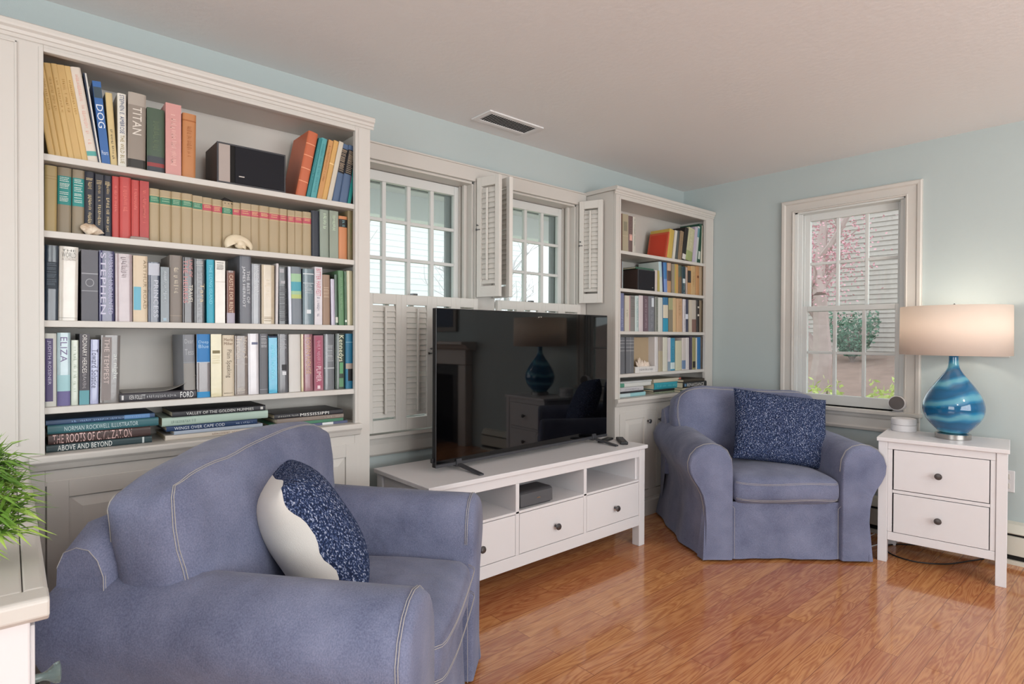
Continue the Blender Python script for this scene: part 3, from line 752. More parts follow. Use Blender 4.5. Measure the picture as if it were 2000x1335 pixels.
    so = mb.build('back_cushion', DENIM, t, smooth=True, merge=True, loc=(-.004, .158, .437-sag), rot=(R(-9), 0, 0), ang=80)
    st = MB(); cc = Vector((0, 0, BH/2))
    def edge(ysign, inset):
        out = []; N_ = 14
        def ad(a, q):
            v = f(a, ysign*inset, q); dirv = Vector((v.x*.3, v.y, 0)).normalized() if abs(a) < .98 else Vector((v.x, v.y, 0)).normalized()
            out.append(v+dirv*.0015)
        for k in range(N_+1): ad(-1, math.sin((-.5+k/N_)*math.pi))
        for k in range(1, 27): ad(math.sin((-.5+k/26)*math.pi), 1)
        for k in range(1, N_+1): ad(1, math.sin((.5-k/N_)*math.pi))
        return out
    for ins in (.93, .86):
        st.tube(edge(-1, ins), .0010, 5); st.tube(edge(1, ins), .0010, 5)
    st.build('stitching', STITCH, so)
    return t
armchair((3.39, 1.655, 0), R(-42), 'blue denim slipcovered armchair in the far corner under the right window', sag=.018)
armchair((.68, 1.68, 0), R(43.5), 'blue denim slipcovered armchair in the foreground, seen from its side')

# throw pillows
t = thing('throw_pillow', (3.335, 1.475, .46), R(-46), 'square navy speckled knit pillow leaning on the far armchair', 'pillow')
pm = pillow_mb(.54, .425, .18, seed=2); pm.build('knit_cover', KNIT, t, smooth=True, merge=True, rot=(R(-22), R(7), 0), ang=80)
t = thing('throw_pillow', (.772, 1.652, .435), R(77), 'pillow with knit navy front and white fleece back in the foreground armchair', 'pillow')
pm = pillow_mb(.42, .42, .235, seed=5, side=-1, wob=.035); pm.build('knit_front', KNIT, t, smooth=True, rot=(R(-30), 0, 0), ang=80)
pm = pillow_mb(.42, .42, .235, seed=5, side=1, wob=.035); pm.build('fleece_back', FLEECE, t, smooth=True, rot=(R(-30), 0, 0), ang=80)

# ------------------------------------------------------------------ chest in the left foreground, with the plant
t = thing('chest_of_drawers', (-.25, 1.7, 0), 0, 'white painted chest at the left edge with a moulded top and glass knobs', 'chest')
# top front corner at world (.045, 1.095)
c = MB(); X1 = .045+.25; Y0 = 1.095-1.7; Y1 = .58
c.box(-.2495, X1-.031, Y0+.051, Y1-.001, .775, .7995); c.prism([(Y0, .772), (Y0, .796), (Y0+.006, .80), (Y0+.05, .80), (Y0+.05, .76), (Y0+.02, .76), (Y0+.012, .768)], -.25, X1, 'x')
c.prism([(X1, .772), (X1, .796), (X1-.006, .80), (X1-.03, .80), (X1-.03, .76), (X1-.02, .76), (X1-.01, .768)], Y0+.0505, Y1, 'y')
c.build('tabletop', WHITE, t, bevel=.003)
MB().box(-.25, X1-.022, Y0+.018, Y1-.01, .06, .765).build('body', WHITE2, t, bevel=.003)
MB().box(-.25, X1-.02, Y0+.016, Y1-.01, 0, .07).build('plinth', WHITE2, t, bevel=.003)
GK = mat('green_glass_knob', '8fa3a0', .08, trans=.6, ior=1.5)
for i, (z0, z1) in enumerate(((.10, .30), (.32, .52), (.54, .745))):
    d = MB().box(X1-.022, X1-.016, Y0+.05, Y1-.04, z0, z1).build('drawer', WHITE2, t, bevel=.002)
    for yy in (Y0+.09, Y1-.15):
        MB().lathe([(.007, 0), (.006, .01), (.008, .016), (.016, .026), (.017, .032), (.01, .034)], 20, T(X1-.016, yy, (z0+z1)/2, 0, 0, R(90))).build('knob', GK, d, smooth=True)
LEAF = mat('grass_leaf_green', '6f9a3c', .5, var=.0)
def leaf_nodes(nt, b, N, L):
    tc = N('ShaderNodeTexCoord'); n = N('ShaderNodeTexNoise'); n.inputs['Scale'].default_value = 9; L(tc.outputs['Object'], n.inputs['Vector'])
    rp = N('ShaderNodeValToRGB'); e = rp.color_ramp.elements; e[0].position = .35; e[0].color = rgb('4c7834'); e[1].position = .62; e[1].color = rgb('a9c85f')
    k = e.new(.5); k.color = rgb('6f9a3c')
    L(n.outputs['Fac'], rp.inputs[0]); L(rp.outputs[0], b.inputs['Base Color'])
LEAF = mat('plant_leaves', '6f9a3c', .5, build=leaf_nodes)
t = thing('potted_plant', (-.065, 1.30, .80), 0, 'bushy green grass-like potted plant on the chest at the left edge', 'plant')
MB().lathe([(.040, 0), (.044, .005), (.050, .07), (.047, .07), (.043, .06)], 28).build('pot', mat('pot_ceramic', 'c9c4bb', .4, var=.03), t, smooth=True)
rnd = random.Random(4); c = MB()
for k in range(1300):
    a = rnd.uniform(0, 2*math.pi); el = rnd.uniform(-.35, 1.35); r0 = rnd.uniform(.0, .04); ln = rnd.uniform(.04, .068)
    # stem point inside an upright tuft, leaves leave it outward and droop
    zc = rnd.uniform(.05, .185); rad = rnd.uniform(.02, .075)*(1 if zc < .14 else .75)
    P = Vector((rad*math.cos(a), rad*math.sin(a), zc)); dr = Vector((math.cos(a+rnd.uniform(-.6, .6))*math.cos(el), math.sin(a+rnd.uniform(-.6, .6))*math.cos(el), math.sin(el)*.8)).normalized()
    sd = dr.cross(Vector((0, 0, 1))); sd = sd.normalized() if sd.length > .01 else Vector((1, 0, 0)); wd = rnd.uniform(.0028, .0055)
    m1 = P+dr*ln*.45+Vector((0, 0, .002)); tip = P+dr*ln+Vector((0, 0, -.014))
    c.add([P-sd*.001, P+sd*.001, m1+sd*wd, tip, m1-sd*wd, m1+Vector((0, 0, .0015))], [(0, 1, 2, 5), (0, 5, 4), (5, 2, 3), (5, 3, 4)])
for k in range(60):
    a = rnd.uniform(0, 6.28); r0 = rnd.uniform(0, .04); r1 = rnd.uniform(.02, .08); c.tube([(r0*math.cos(a), r0*math.sin(a), .07), (r1*math.cos(a), r1*math.sin(a), rnd.uniform(.12, .19))], .0012, 4)
c.build('foliage', LEAF, t)

# ------------------------------------------------------------------ the rest of the room behind the camera (mirrored in the television)
MANT = mat('mantel_paint', 'cfc6bf', .45, var=.01)
BRICK = mat('dark_firebrick', '2a2522', .85, bump=.4, bscale=60, var=.2, vscale=20)
t = thing('fireplace', (XR-.002, -1.25, 0), 0, 'white fireplace surround with a dark hearth opening, mirrored in the television', 'fireplace')
c = MB()
for s in (-1, 1): c.box(-.10, 0, s*.73-.06, s*.73+.06, 0, .875)
c.box(-.10, 0, -.79, .79, .88, 1.04); c.prism([(-.10, 1.042), (-.14, 1.06), (-.16, 1.09), (-.22, 1.10), (-.22, 1.13), (0, 1.13), (0, 1.042)], -.86, .86, 'y', M=Matrix.Identity(4))
c.build('mantel', MANT, t, bevel=.004)
MB().box(-.03, 0, -.609, .609, 0, .879).build('slate_surround', mat('slate_surround', '3a3836', .5, var=.1), t)
MB().box(-.034, -.028, -.50, .50, .02, .76).build('firebox', mat('hearth_black', '0a0908', .9, bump=.1), t)  # flat black panel stands for the hearth opening
t2 = thing('picture_frame', (XR-.002, -1.25, 1.24), 0, 'framed dark blue seascape hanging over the mantel, mirrored in the television', 'picture')
MB().box(-.03, 0, -.55, .55, 0, .7).build('frame', mat('picture_wood', '8a8178', .4, var=.1), t2, bevel=.006)
MB().box(-.033, -.03, -.50, .50, .05, .65).build('canvas', mat('seascape_canvas', '4a5568', .6, var=.35, vscale=2.2), t2)
t3 = thing('wicker_basket', (XR-.33, -1.02, 0), 0, 'dark wicker basket with a lid standing by the hearth, mirrored in the television', 'basket')
MB().lathe([(.16, 0), (.17, .01), (.19, .3), (.195, .32)], 28).build('basket_body', mat('wicker', '3d2c20', .8, bump=1, bscale=120, var=.3, vscale=60), t3, smooth=True)
MB().lathe([(.2, .32), (.2, .34), (.1, .36), (.02, .37)], 28).build('lid', mat('wicker_lid', '5b3c28', .7, bump=1, bscale=120), t3, smooth=True)
for (x, y) in ((.6, -.9), (2.6, -.9)):  # rims added above the ceiling fill lights
    t4 = thing('added_light_rim', (x, y, HC), 0, 'added chrome rim over an unseen ceiling fill light, %s' % ('nearer the left wall' if x < 1 else 'nearer the fireplace'), 'ceiling light')
    MB().lathe([(.17, -.02), (.175, -.015), (.175, 0)], 28).build('rim', CHROME, t4, smooth=True)
for (nm, args) in (('window_4', ((-.5, 2.9), YS, 'x')), ('window_5', ((-.9, 1.3), XW, 'y'))):
    (a0, a1), p, ax_ = args; w = bpy.data.objects.new(nm, None); COL.objects.link(w); tag(w, kind='structure')
    c = MB(); n = 4; g = MB()
    for k in range(n):
        b0 = a0+(a1-a0)*k/n; b1 = a0+(a1-a0)*(k+1)/n
        for (q0, q1, z0, z1) in ((b0, b0+.04, .5, 2.15), (b1-.04, b1, .5, 2.15), (b0, b1, .5, .56), (b0, b1, 2.09, 2.15), (b0, b1, 1.3, 1.34)):
            if ax_ == 'x': c.box(q0, q1, p-.09, p-.05, z0, z1)
            else: c.box(p-.09, p-.05, q0, q1, z0, z1)
    c.build('sash', VINYL, w)
    if ax_ == 'x': g.box(a0, a1, p-.072, p-.068, .5, 2.15)
    else: g.box(p-.072, p-.068, a0, a1, .5, 2.15)
    g.build('pane', PANE, w)

# ------------------------------------------------------------------ outdoors
GRASS = mat('pale_lawn', 'b4b8a8', .95, var=.2, vscale=3)
MULCH = mat('mulch_slope', '9c857c', .95, bump=.6, bscale=9, var=.25, vscale=4)
struct(MB().box(-16, 26, 2.8, 30, -.9, -.85), 'ground_north', GRASS)
c = MB()
c.grid(lambda u, v: Vector((4.3+u*15, -8+v*(8+.42*(4.3+u*15)+.3), -.45+max(0, u*15-.8)*.17+.03*math.sin(v*40)*u)), 24, 20)
o = struct(c, 'ground_east', MULCH, smooth=True)
# white neighbour house seen through the two left windows, and porch soffit
SID = mat('white_clapboard', 'f2f4f6', .7, var=.01)
def clapboards(mb, a0, a1, z0, z1, p, ax, out, pitch=.14):
    k = 0; z = z0
    while z < z1:
        q = [(p, z), (p+out*.025, z), (p+out*.004, min(z1, z+pitch)), (p, min(z1, z+pitch))]
        mb.prism(q, a0, a1, 'x' if ax == 'x' else 'y'); z += pitch
t = thing('neighbour_house', (8.5, 17, -.85), 0, 'bright white clapboard house outside the two left windows', 'house')
c = MB(); c.box(-7, 7, 0, 6, 0, 6.5); clapboards(c, -7, 7, 0, 6.5, 0, 'x', -1, .2); c.build('wall', SID, t)
for k, x in enumerate((-5, -2.4, .4, 3.2, 5.6)):
    wo = MB().frame(x-.55, x+.55, 1.2, 3.0, -.06, 0, .1).build('window', SID, t)
    MB().box(x-.45, x+.45, -.03, -.02, 1.3, 2.9).build('pane', mat('far_window_glass', '9aa7b3', .2, var=.1), wo)
c = MB(); c.prism([(-.5, 6.4), (3, 9.0), (6.5, 6.4)], -7.3, 7.3, 'x'); c.build('roof', mat('pale_shingles', 'b9bcc0', .9, var=.1, vscale=20), t)
t = thing('porch_roof', (2.6, 2.8, 0), 0, 'porch roof soffit with white beam just outside the left windows', 'porch')
MB().box(-3, 3, 0, 1.5, 2.36, 2.42).build('soffit', mat('porch_soffit', 'dcdcdc', .8, var=.03), t)
MB().box(-3, 3, 1.4, 1.55, 2.16, 2.42).build('beam', SID, t, bevel=.01)
for x in (-2.9, 2.9): MB().box(x-.06, x+.06, 1.42, 1.54, -.85, 2.2).build('post', SID, t)
BARK = mat('tree_bark', '9c8d88', .9, bump=.6, bscale=30, var=.2, vscale=12)
def tree(name, x, y, z, h, seed, label, leafmat, leaf_n, leaf_r, trunk_r=.12, lean=0, group=None, spread=1.0, leaf_s=.05, bark=None):
    t = thing(name, (x, y, z), 0, label, 'tree', group); rnd = random.Random(seed)
    c = MB(); tips = []
    def grow(p, d, ln, r, depth):
        pts = [p]; rad = [r]; q = p.copy()
        for k in range(4):
            d = (d+Vector((rnd.uniform(-.22, .22), rnd.uniform(-.22, .22), rnd.uniform(-.05, .16)))).normalized(); q = q+d*ln/4; pts.append(q.copy()); rad.append(r*(1-.12*(k+1)))
        c.tube(pts, rad, 6 if depth > 1 else 4)
        if depth == 0: tips.append(q); return
        for k in range(3 if depth > 1 else 3):
            a = rnd.uniform(0, 6.28); nd = (d*.75+Vector((math.cos(a), math.sin(a), rnd.uniform(-.1, .5)))*spread*.8).normalized()
            grow(pts[rnd.choice((2, 3, 4))], nd, ln*rnd.uniform(.6, .8), r*.55, depth-1)
        tips.append(q)
    grow(Vector((0, 0, 0)), Vector((lean, 0, 1)).normalized(), h*.36, trunk_r, 4)
    c.build('trunk', bark or BARK, t)
    if leaf_n:
        l = MB()
        for k in range(leaf_n):
            p = rnd.choice(tips)+Vector((rnd.gauss(0, leaf_r), rnd.gauss(0, leaf_r), rnd.gauss(0, leaf_r)))
            a = Vector((rnd.uniform(-1, 1), rnd.uniform(-1, 1), rnd.uniform(-1, 1))).normalized()*leaf_s; b2 = a.cross(Vector((rnd.uniform(-1, 1), rnd.uniform(-1, 1), 1))).normalized()*leaf_s*.7
            l.add([p-a, p-b2, p+a, p+b2], [(0, 1, 2, 3)])
        l.build('blossom' if name == 'blossom_tree' else 'leaves', leafmat, t)
    return t
def shrub(x, y, z, r, h, seed, label, m, n=700, s=.035, group=None):
    t = thing('shrub', (x, y, z), 0, label, 'shrub', group); rnd = random.Random(seed); c = MB(); st = MB()
    for k in range(14):
        a = rnd.uniform(0, 6.28); st.tube([(0, 0, 0), (r*.6*math.cos(a), r*.6*math.sin(a), h*rnd.uniform(.5, .9))], .008, 4)
    for k in range(n):
        a = rnd.uniform(0, 6.28); u = rnd.random()**.4; e = rnd.uniform(0, 1)
        p = Vector((r*u*math.cos(a)*math.sin(e*1.6+.3), r*u*math.sin(a)*math.sin(e*1.6+.3), h*(.15+.85*e*rnd.uniform(.7, 1))))
        q = Vector((rnd.uniform(-1, 1), rnd.uniform(-1, 1), rnd.uniform(-.3, 1))).normalized()*s; b2 = q.cross(Vector((rnd.uniform(-1, 1), 1, .2))).normalized()*s*.5
        c.add([p-q, p-b2, p+q, p+b2], [(0, 1, 2, 3)])
    c.build('leaves', m, t); st.build('stems', BARK, t)
PINK = mat('pink_blossom', 'e0a9b4', .8, var=.15, vscale=30)
YG = mat('yellow_green_leaves', 'd3dd8e', .7, var=.15, vscale=20)
GRN = mat('evergreen_leaves', '6f8f7c', .7, var=.2, vscale=12)
PALEBARK = mat('pale_bark', 'd3cfd2', .9, var=.1, vscale=12)
tree('bare_tree', 5.2, 9.5, -.85, 7.5, 3, 'thin bare tree outside the first left window', YG, 0, .2, .11, bark=PALEBARK)
tree('bare_tree', 8.6, 11, -.85, 7, 8, 'thin bare tree seen through the right-hand of the two left windows', YG, 0, .2, .1, bark=PALEBARK)
for i, (x, y, lb) in enumerate(((2.1, 5.2, 'yellow-green shrub low outside the first window, at its left'), (3.7, 5.6, 'yellow-green shrub low outside the first window, at its right'), (4.9, 6.2, 'yellow-green shrub outside the window nearer the small bookcase'))):
    shrub(x, y, -.85, .75, 2.2, i, lb, YG, 900, .045, 'shrubs outside the left windows')
t = thing('parked_car', (9.2, 12.2, -.85), R(12), 'dark car parked outside the window nearer the small bookcase', 'car')
CARP = mat('car_paint', '8f98a8', .3, coat=.5, var=.03)
MB().prism([(-2.1, .35), (-2.15, .75), (-1.3, .92), (-.7, 1.38), (.7, 1.42), (1.4, .98), (2.1, .85), (2.15, .35)], -.8, .8, 'y').build('body', CARP, t, bevel=.06)
MB().prism([(-1.15, .95), (-.65, 1.32), (.62, 1.35), (1.2, .98)], -.81, .81, 'y').build('glasshouse', mat('car_glass', '454e5a', .1, var=.05), t)
for x in (-1.35, 1.35):
    for y in (-.78, .78): MB().lathe([(.33, -.1), (.34, -.05), (.34, .05), (.33, .1)], 20, T(x, y, .33, 0, R(90))).build('wheel', BLACKP, t, smooth=True)
# grey shingled house beyond the east window
SHG = mat('grey_shingles', 'b9b0ab', .9, var=.12, vscale=14)
t = thing('shingled_house', (13.0, 4.6, .55), 0, 'grey clapboard house beyond the right window', 'house')
c = MB(); c.box(0, 5, -6, 1.2, -2, 6); clapboards(c, -6, 1.2, -.2, 6, 0, 'y', -1, .095); c.build('wall', SHG, t)
wo = MB().box(-.05, 0, -2.6, -1.7, .5, 1.7).build('window', SID, t); MB().box(-.056, -.05, -2.52, -1.78, .58, 1.62).build('pane', mat('far_window_glass'), wo)
MB().box(-.06, 0, 1.1, 1.25, -2, 6).build('corner_board', SID, t)
tree('blossom_tree', 8.0, 3.05, .1, 4.6, 12, 'tree with pink blossom and pale trunk outside the right window', PINK, 6500, .22, .15, lean=.12, spread=1.1, leaf_s=.02, bark=mat('rosy_bark', 'b9a6a2', .9, var=.15, vscale=12))
shrub(12.1, 4.02, .70, .45, 1.0, 21, 'dark green shrub against the grey house outside', GRN, 1500, .04)
for i, (x, y, h_, lb) in enumerate(((5.1, 1.92, .85, 'bright yellow-green shrub below the right window, at its left corner'), (5.2, 1.665, .70, 'low bright green shrub below the middle of the right window'), (5.1, 1.43, .88, 'bright yellow-green shrub at the right window lower right corner'))):
    shrub(x, y, -.35, .16, h_+.37, 30+i, lb, YG, 1500, .027, 'bright shrubs below the right window')
BOOK_ROWS = [
 ('L', 0, 'top shelf, tall bookcase', 2.335, [
  (0.0974, 0.1144, 0.2883, -8.61, 'cda764', 'leftmost leaning tan volume, top cut off by the frame', [('g', 0.5, 0.85, 'a5803f')]),
  (0.1149, 0.1292, 0.2916, -8.61, 'cfaa68', 'second of six leaning tan volumes from the left', [('g', 0.5, 0.85, 'a5803f')]),
  (0.1292, 0.1471, 0.2932, -8.67, 'cba562', 'third of six leaning tan volumes from the left', [('g', 0.5, 0.85, 'a5803f')]),
  (0.1471, 0.1629, 0.2956, -8.71, 'cda968', 'fourth of six leaning tan volumes from the left', [('g', 0.5, 0.85, 'a5803f')]),
  (0.1629, 0.1812, 0.2975, -8.76, 'c9a463', 'fifth of six leaning tan volumes from the left', [('g', 0.5, 0.85, 'a5803f')]),
  (0.1812, 0.1986, 0.2992, -8.83, 'cfab6a', 'last leaning tan volume, touching the white one', [('g', 0.5, 0.85, 'a5803f')]),
  (0.1986, 0.2252, 0.3008, -8.93, 'd5c9bb', 'leaning off-white book with pale pink spine lettering', [('g', 0.2, 0.92, 'd7a79a'), ('band', 0.07, 0.12, '58a09a')]),
  (0.2252, 0.2288, 0.2903, -7.97, '1d2a44', 'very thin leaning dark navy book', []),
  (0.229, 0.2335, 0.2903, -7.86, 'c9c8c4', 'very thin leaning pale book right of the navy sliver', []),
  (0.2352, 0.2581, 0.2707, -5.54, '2d62a8', 'leaning bright blue book titled DOG', [('t', 'DOG', 0.44, 0.72, 'dfe6ee', 0.8), ('band', 0.8, 0.93, '3a4a55'), ('h', 'Pears', 0.12, 0.17, 'c9d6e6')]),
  (0.2588, 0.2777, 0.2416, -3.45, 'cdb47c', 'cream-yellow dust-jacketed book right of the blue DOG book', [('g', 0.1, 0.5, '4c4436')]),
  (0.2794, 0.3037, 0.2493, -0.34, 'd9d5cb', 'white book lettered in blue and olive capitals', [('t', 'STEPHEN E. AMBROSE', 0.46, 0.98, '31456f', 0.5), ('t', 'THE WILD BLUE', 0.06, 0.44, '8c7c3d', 0.45)]),
  (0.3062, 0.3578, 0.2626, 0.62, 'a79d92', 'thick grey book titled TITAN', [('band', 0.04, 0.84, '8d8379'), ('t', 'TITAN', 0.46, 0.82, 'd9d2c8', 0.5), ('band', 0.03, 0.14, '34322f')]),
  (0.363, 0.4155, 0.2249, 0.04, '465a47', 'thick dark green book with a grey-blue foot', [('band', 0.0, 0.26, '3d4148'), ('g', 0.35, 0.8, '5f6f55'), ('band', 0.1, 0.16, '8c3b3b')]),
  (0.4182, 0.4665, 0.2544, 0.05, 'cf8f8a', 'salmon pink book on the shelf', [('g', 0.15, 0.85, 'e2b9b0')]),
  (0.469, 0.5129, 0.2333, 0.73, 'c07a45', 'worn orange-brown book at the end of the left row', [('g', 0.35, 0.8, '9c5c2e'), ('band', 0.88, 0.9, '9c5c2e')]),
  (0.8765, 0.9168, 0.2762, 11.24, 'c8623c', 'thick orange-red book leaning right, nearest the speaker', [('band', 0.8, 0.812, 'e3a07c'), ('band', 0.62, 0.632, 'e3a07c'), ('band', 0.42, 0.432, 'e3a07c'), ('band', 0.22, 0.232, 'e3a07c')]),
  (0.919, 0.9344, 0.261, 12.13, '2a7f84', 'thin dark teal book leaning right', [('g', 0.3, 0.8, '59a6a6')]),
  (0.9366, 0.9622, 0.2617, 10.54, '4fa2a6', 'light teal book leaning right with speckled cloth', [('g', 0.1, 0.9, '3b868c')]),
  (0.9634, 0.9829, 0.2616, 11.55, 'c98f52', 'orange-tan book leaning right, left of its twin', [('g', 0.3, 0.9, 'a66e35')]),
  (0.9841, 1.0057, 0.2644, 11.9, 'd2a057', 'yellow-orange book leaning right, beside the white one', [('band', 0.6, 0.62, 'e6c48b')]),
  (1.0069, 1.0269, 0.2648, 11.85, 'c9bfae', 'thin off-white book leaning right', []),
  (1.0289, 1.0601, 0.2575, 10.55, '4c6486', 'blue book with black title block, left one of the pair', [('band', 0.5, 0.92, '1c1c20'), ('gh', 0.52, 0.9, 'b9a58c')]),
  (1.0621, 1.098, 0.2564, 9.86, '4c6486', 'blue book with black title block, right one of the pair', [('band', 0.5, 0.92, '1c1c20'), ('gh', 0.52, 0.9, 'b9a58c')]),
  (1.0992, 1.1129, 0.181, 8.97, '1f8f8a', 'thin bright teal book squeezed beside the right frame', []),
 ]),
 ('L', 1, 'second shelf, tall bookcase', 2.352, [
  (0.0862, 0.1169, 0.2131, 0.49, 'b39a63', 'yellowish tan book at the far left end', [('band', 0.8, 0.805, '8d7546'), ('band', 0.84, 0.845, '8d7546')]),
  (0.1182, 0.1544, 0.2139, 0.48, '8e8168', 'grey-tan book with teal title label, left one of the pair', [('band', 0.44, 0.87, '2c8a86'), ('gh', 0.66, 0.85, 'd6e2dc'), ('gh', 0.47, 0.63, 'd6e2dc')]),
  (0.1561, 0.1879, 0.2126, 0.49, '8e8168', 'grey-tan book with teal title label, right one of the pair', [('band', 0.44, 0.87, '2c8a86'), ('gh', 0.66, 0.85, 'd6e2dc'), ('gh', 0.47, 0.63, 'd6e2dc')]),
  (0.1886, 0.2168, 0.2123, 0.25, '1d1f2e', 'black book with gilt lettering, leftmost of three', [('gh', 0.84, 0.9, 'cdb98e'), ('g', 0.7, 0.84, 'b9a478'), ('g', 0.1, 0.64, 'cdb98e')]),
  (0.2175, 0.2397, 0.2088, 0.25, '20222f', 'black book with gilt lettering, middle of three', [('gh', 0.84, 0.9, 'cdb98e'), ('g', 0.7, 0.84, 'b9a478'), ('g', 0.2, 0.64, 'cdb98e')]),
  (0.2404, 0.2631, 0.208, 0.25, '1c1f30', 'black book with gilt lettering, rightmost of three', [('gh', 0.84, 0.9, 'cdb98e'), ('g', 0.7, 0.84, 'b9a478'), ('g', 0.1, 0.64, 'cdb98e')]),
  (0.2642, 0.2839, 0.2098, 0.12, 'c23f3b', 'red book, leftmost of the four red volumes', [('g', 0.45, 0.85, 'd9756a')]),
  (0.2848, 0.3181, 0.2128, 0.1, 'c64340', 'wide red book, second of the four red volumes', [('g', 0.45, 0.85, 'd9756a')]),
  (0.3191, 0.3427, 0.2081, 0.1, 'c23f3b', 'red book, third of the four red volumes', [('g', 0.5, 0.85, 'd9756a')]),
  (0.3435, 0.3702, 0.2093, 0.09, 'b93a38', 'red book, rightmost of the four red volumes', [('g', 0.3, 0.85, 'd9756a')]),
  (0.3715, 0.4039, 0.1888, 0.08, 'ab9672', 'first from the left of the beige volumes with green labels', [('band', 0.74, 0.86, '3c7c62'), ('band', 0.875, 0.88, 'd8bf86'), ('band', 0.72, 0.725, 'd8bf86'), ('gh', 0.765, 0.84, '9fc0a0')]),
  (0.4039, 0.4392, 0.1871, 0.06, 'ab9672', 'second from the left of the beige volumes with green labels', [('band', 0.74, 0.86, '3c7c62'), ('band', 0.875, 0.88, 'd8bf86'), ('band', 0.72, 0.725, 'd8bf86'), ('gh', 0.765, 0.84, '9fc0a0')]),
  (0.4392, 0.472, 0.1877, 0.06, 'ab9672', 'third from the left of the beige volumes with green labels', [('band', 0.74, 0.86, '3c7c62'), ('band', 0.875, 0.88, 'd8bf86'), ('band', 0.72, 0.725, 'd8bf86'), ('gh', 0.765, 0.84, '9fc0a0')]),
  (0.472, 0.5074, 0.1879, 0.05, 'ab9672', 'fourth from the left of the beige volumes with green labels', [('band', 0.74, 0.86, '3c7c62'), ('band', 0.875, 0.88, 'd8bf86'), ('band', 0.72, 0.725, 'd8bf86'), ('gh', 0.765, 0.84, '9fc0a0')]),
  (0.5074, 0.5389, 0.1857, 0.04, 'ab9672', 'fifth from the left of the beige volumes with green labels', [('band', 0.74, 0.86, '3c7c62'), ('band', 0.875, 0.88, 'd8bf86'), ('band', 0.72, 0.725, 'd8bf86'), ('gh', 0.765, 0.84, '9fc0a0')]),
  (0.5393, 0.5728, 0.1838, 0.03, 'ab9672', 'first red-label beige volume, next to five green labels', [('band', 0.74, 0.86, 'b8505e'), ('band', 0.875, 0.88, 'd8bf86'), ('band', 0.72, 0.725, 'd8bf86'), ('gh', 0.765, 0.84, 'd8bf86')]),
  (0.5728, 0.6064, 0.1821, 0.02, 'ab9672', 'second red-label beige volume, left of a lone green label', [('band', 0.74, 0.86, 'b8505e'), ('band', 0.875, 0.88, 'd8bf86'), ('band', 0.72, 0.725, 'd8bf86'), ('gh', 0.765, 0.84, 'd8bf86')]),
  (0.6064, 0.6435, 0.1813, 0.01, 'ab9672', 'lone green-label beige volume among the red labels, behind the nautilus shell', [('band', 0.74, 0.86, '3c7c62'), ('band', 0.875, 0.88, 'd8bf86'), ('band', 0.72, 0.725, 'd8bf86'), ('gh', 0.765, 0.84, '9fc0a0')]),
  (0.6435, 0.6719, 0.181, 0.02, 'ab9672', 'red-label beige volume behind the left of the nautilus shell', [('band', 0.74, 0.86, 'b8505e'), ('band', 0.875, 0.88, 'd8bf86'), ('band', 0.72, 0.725, 'd8bf86'), ('gh', 0.765, 0.84, 'd8bf86')]),
  (0.6719, 0.7076, 0.1827, -0.0, 'ab9672', 'red-label beige volume behind the middle of the nautilus shell', [('band', 0.74, 0.86, 'b8505e'), ('band', 0.875, 0.88, 'd8bf86'), ('band', 0.72, 0.725, 'd8bf86'), ('gh', 0.765, 0.84, 'd8bf86')]),
  (0.7076, 0.7409, 0.1831, -0.01, 'ab9672', 'red-label beige volume behind the tip of the nautilus shell', [('band', 0.74, 0.86, 'b8505e'), ('band', 0.875, 0.88, 'd8bf86'), ('band', 0.72, 0.725, 'd8bf86'), ('gh', 0.765, 0.84, 'd8bf86')]),
  (0.7409, 0.7787, 0.1835, -0.02, 'ab9672', 'red-label beige volume just right of the nautilus shell', [('band', 0.74, 0.86, 'b8505e'), ('band', 0.875, 0.88, 'd8bf86'), ('band', 0.72, 0.725, 'd8bf86'), ('gh', 0.765, 0.84, 'd8bf86')]),
  (0.7787, 0.8184, 0.1827, -0.03, 'ab9672', 'red-label beige volume after a dark gap, fifth before the navy book', [('band', 0.74, 0.86, 'b8505e'), ('band', 0.875, 0.88, 'd8bf86'), ('band', 0.72, 0.725, 'd8bf86'), ('gh', 0.765, 0.84, 'd8bf86')]),
  (0.8184, 0.8499, 0.1829, -0.03, 'ab9672', 'slim red-label beige volume, fourth before the navy book', [('band', 0.74, 0.86, 'b8505e'), ('band', 0.875, 0.88, 'd8bf86'), ('band', 0.72, 0.725, 'd8bf86'), ('gh', 0.765, 0.84, 'd8bf86')]),
  (0.8499, 0.8768, 0.1821, -0.03, 'ab9672', 'slimmest red-label beige volume, third before the navy book', [('band', 0.74, 0.86, 'b8505e'), ('band', 0.875, 0.88, 'd8bf86'), ('band', 0.72, 0.725, 'd8bf86'), ('gh', 0.765, 0.84, 'd8bf86')]),
  (0.8768, 0.9125, 0.1832, -0.05, 'ab9672', 'wide red-label beige volume, second before the navy book', [('band', 0.74, 0.86, 'b8505e'), ('band', 0.875, 0.88, 'd8bf86'), ('band', 0.72, 0.725, 'd8bf86'), ('gh', 0.765, 0.84, 'd8bf86')]),
  (0.9125, 0.9471, 0.1848, -0.06, 'ab9672', 'last red-label beige volume, beside the navy book', [('band', 0.74, 0.86, 'b8505e'), ('band', 0.875, 0.88, 'd8bf86'), ('band', 0.72, 0.725, 'd8bf86'), ('gh', 0.765, 0.84, 'd8bf86')]),
  (0.9499, 0.9842, 0.1952, -0.7, '262c3a', 'plain dark navy book right of the beige set', []),
  (0.9853, 1.0243, 0.2043, -0.49, '8a9688', 'grey-green book, left one of the pair', [('g', 0.6, 0.92, 'c9dcc2')]),
  (1.0269, 1.0656, 0.2062, -0.3, '8f9a8a', 'grey-green book, right one of the pair', [('g', 0.6, 0.92, 'c9dcc2')]),
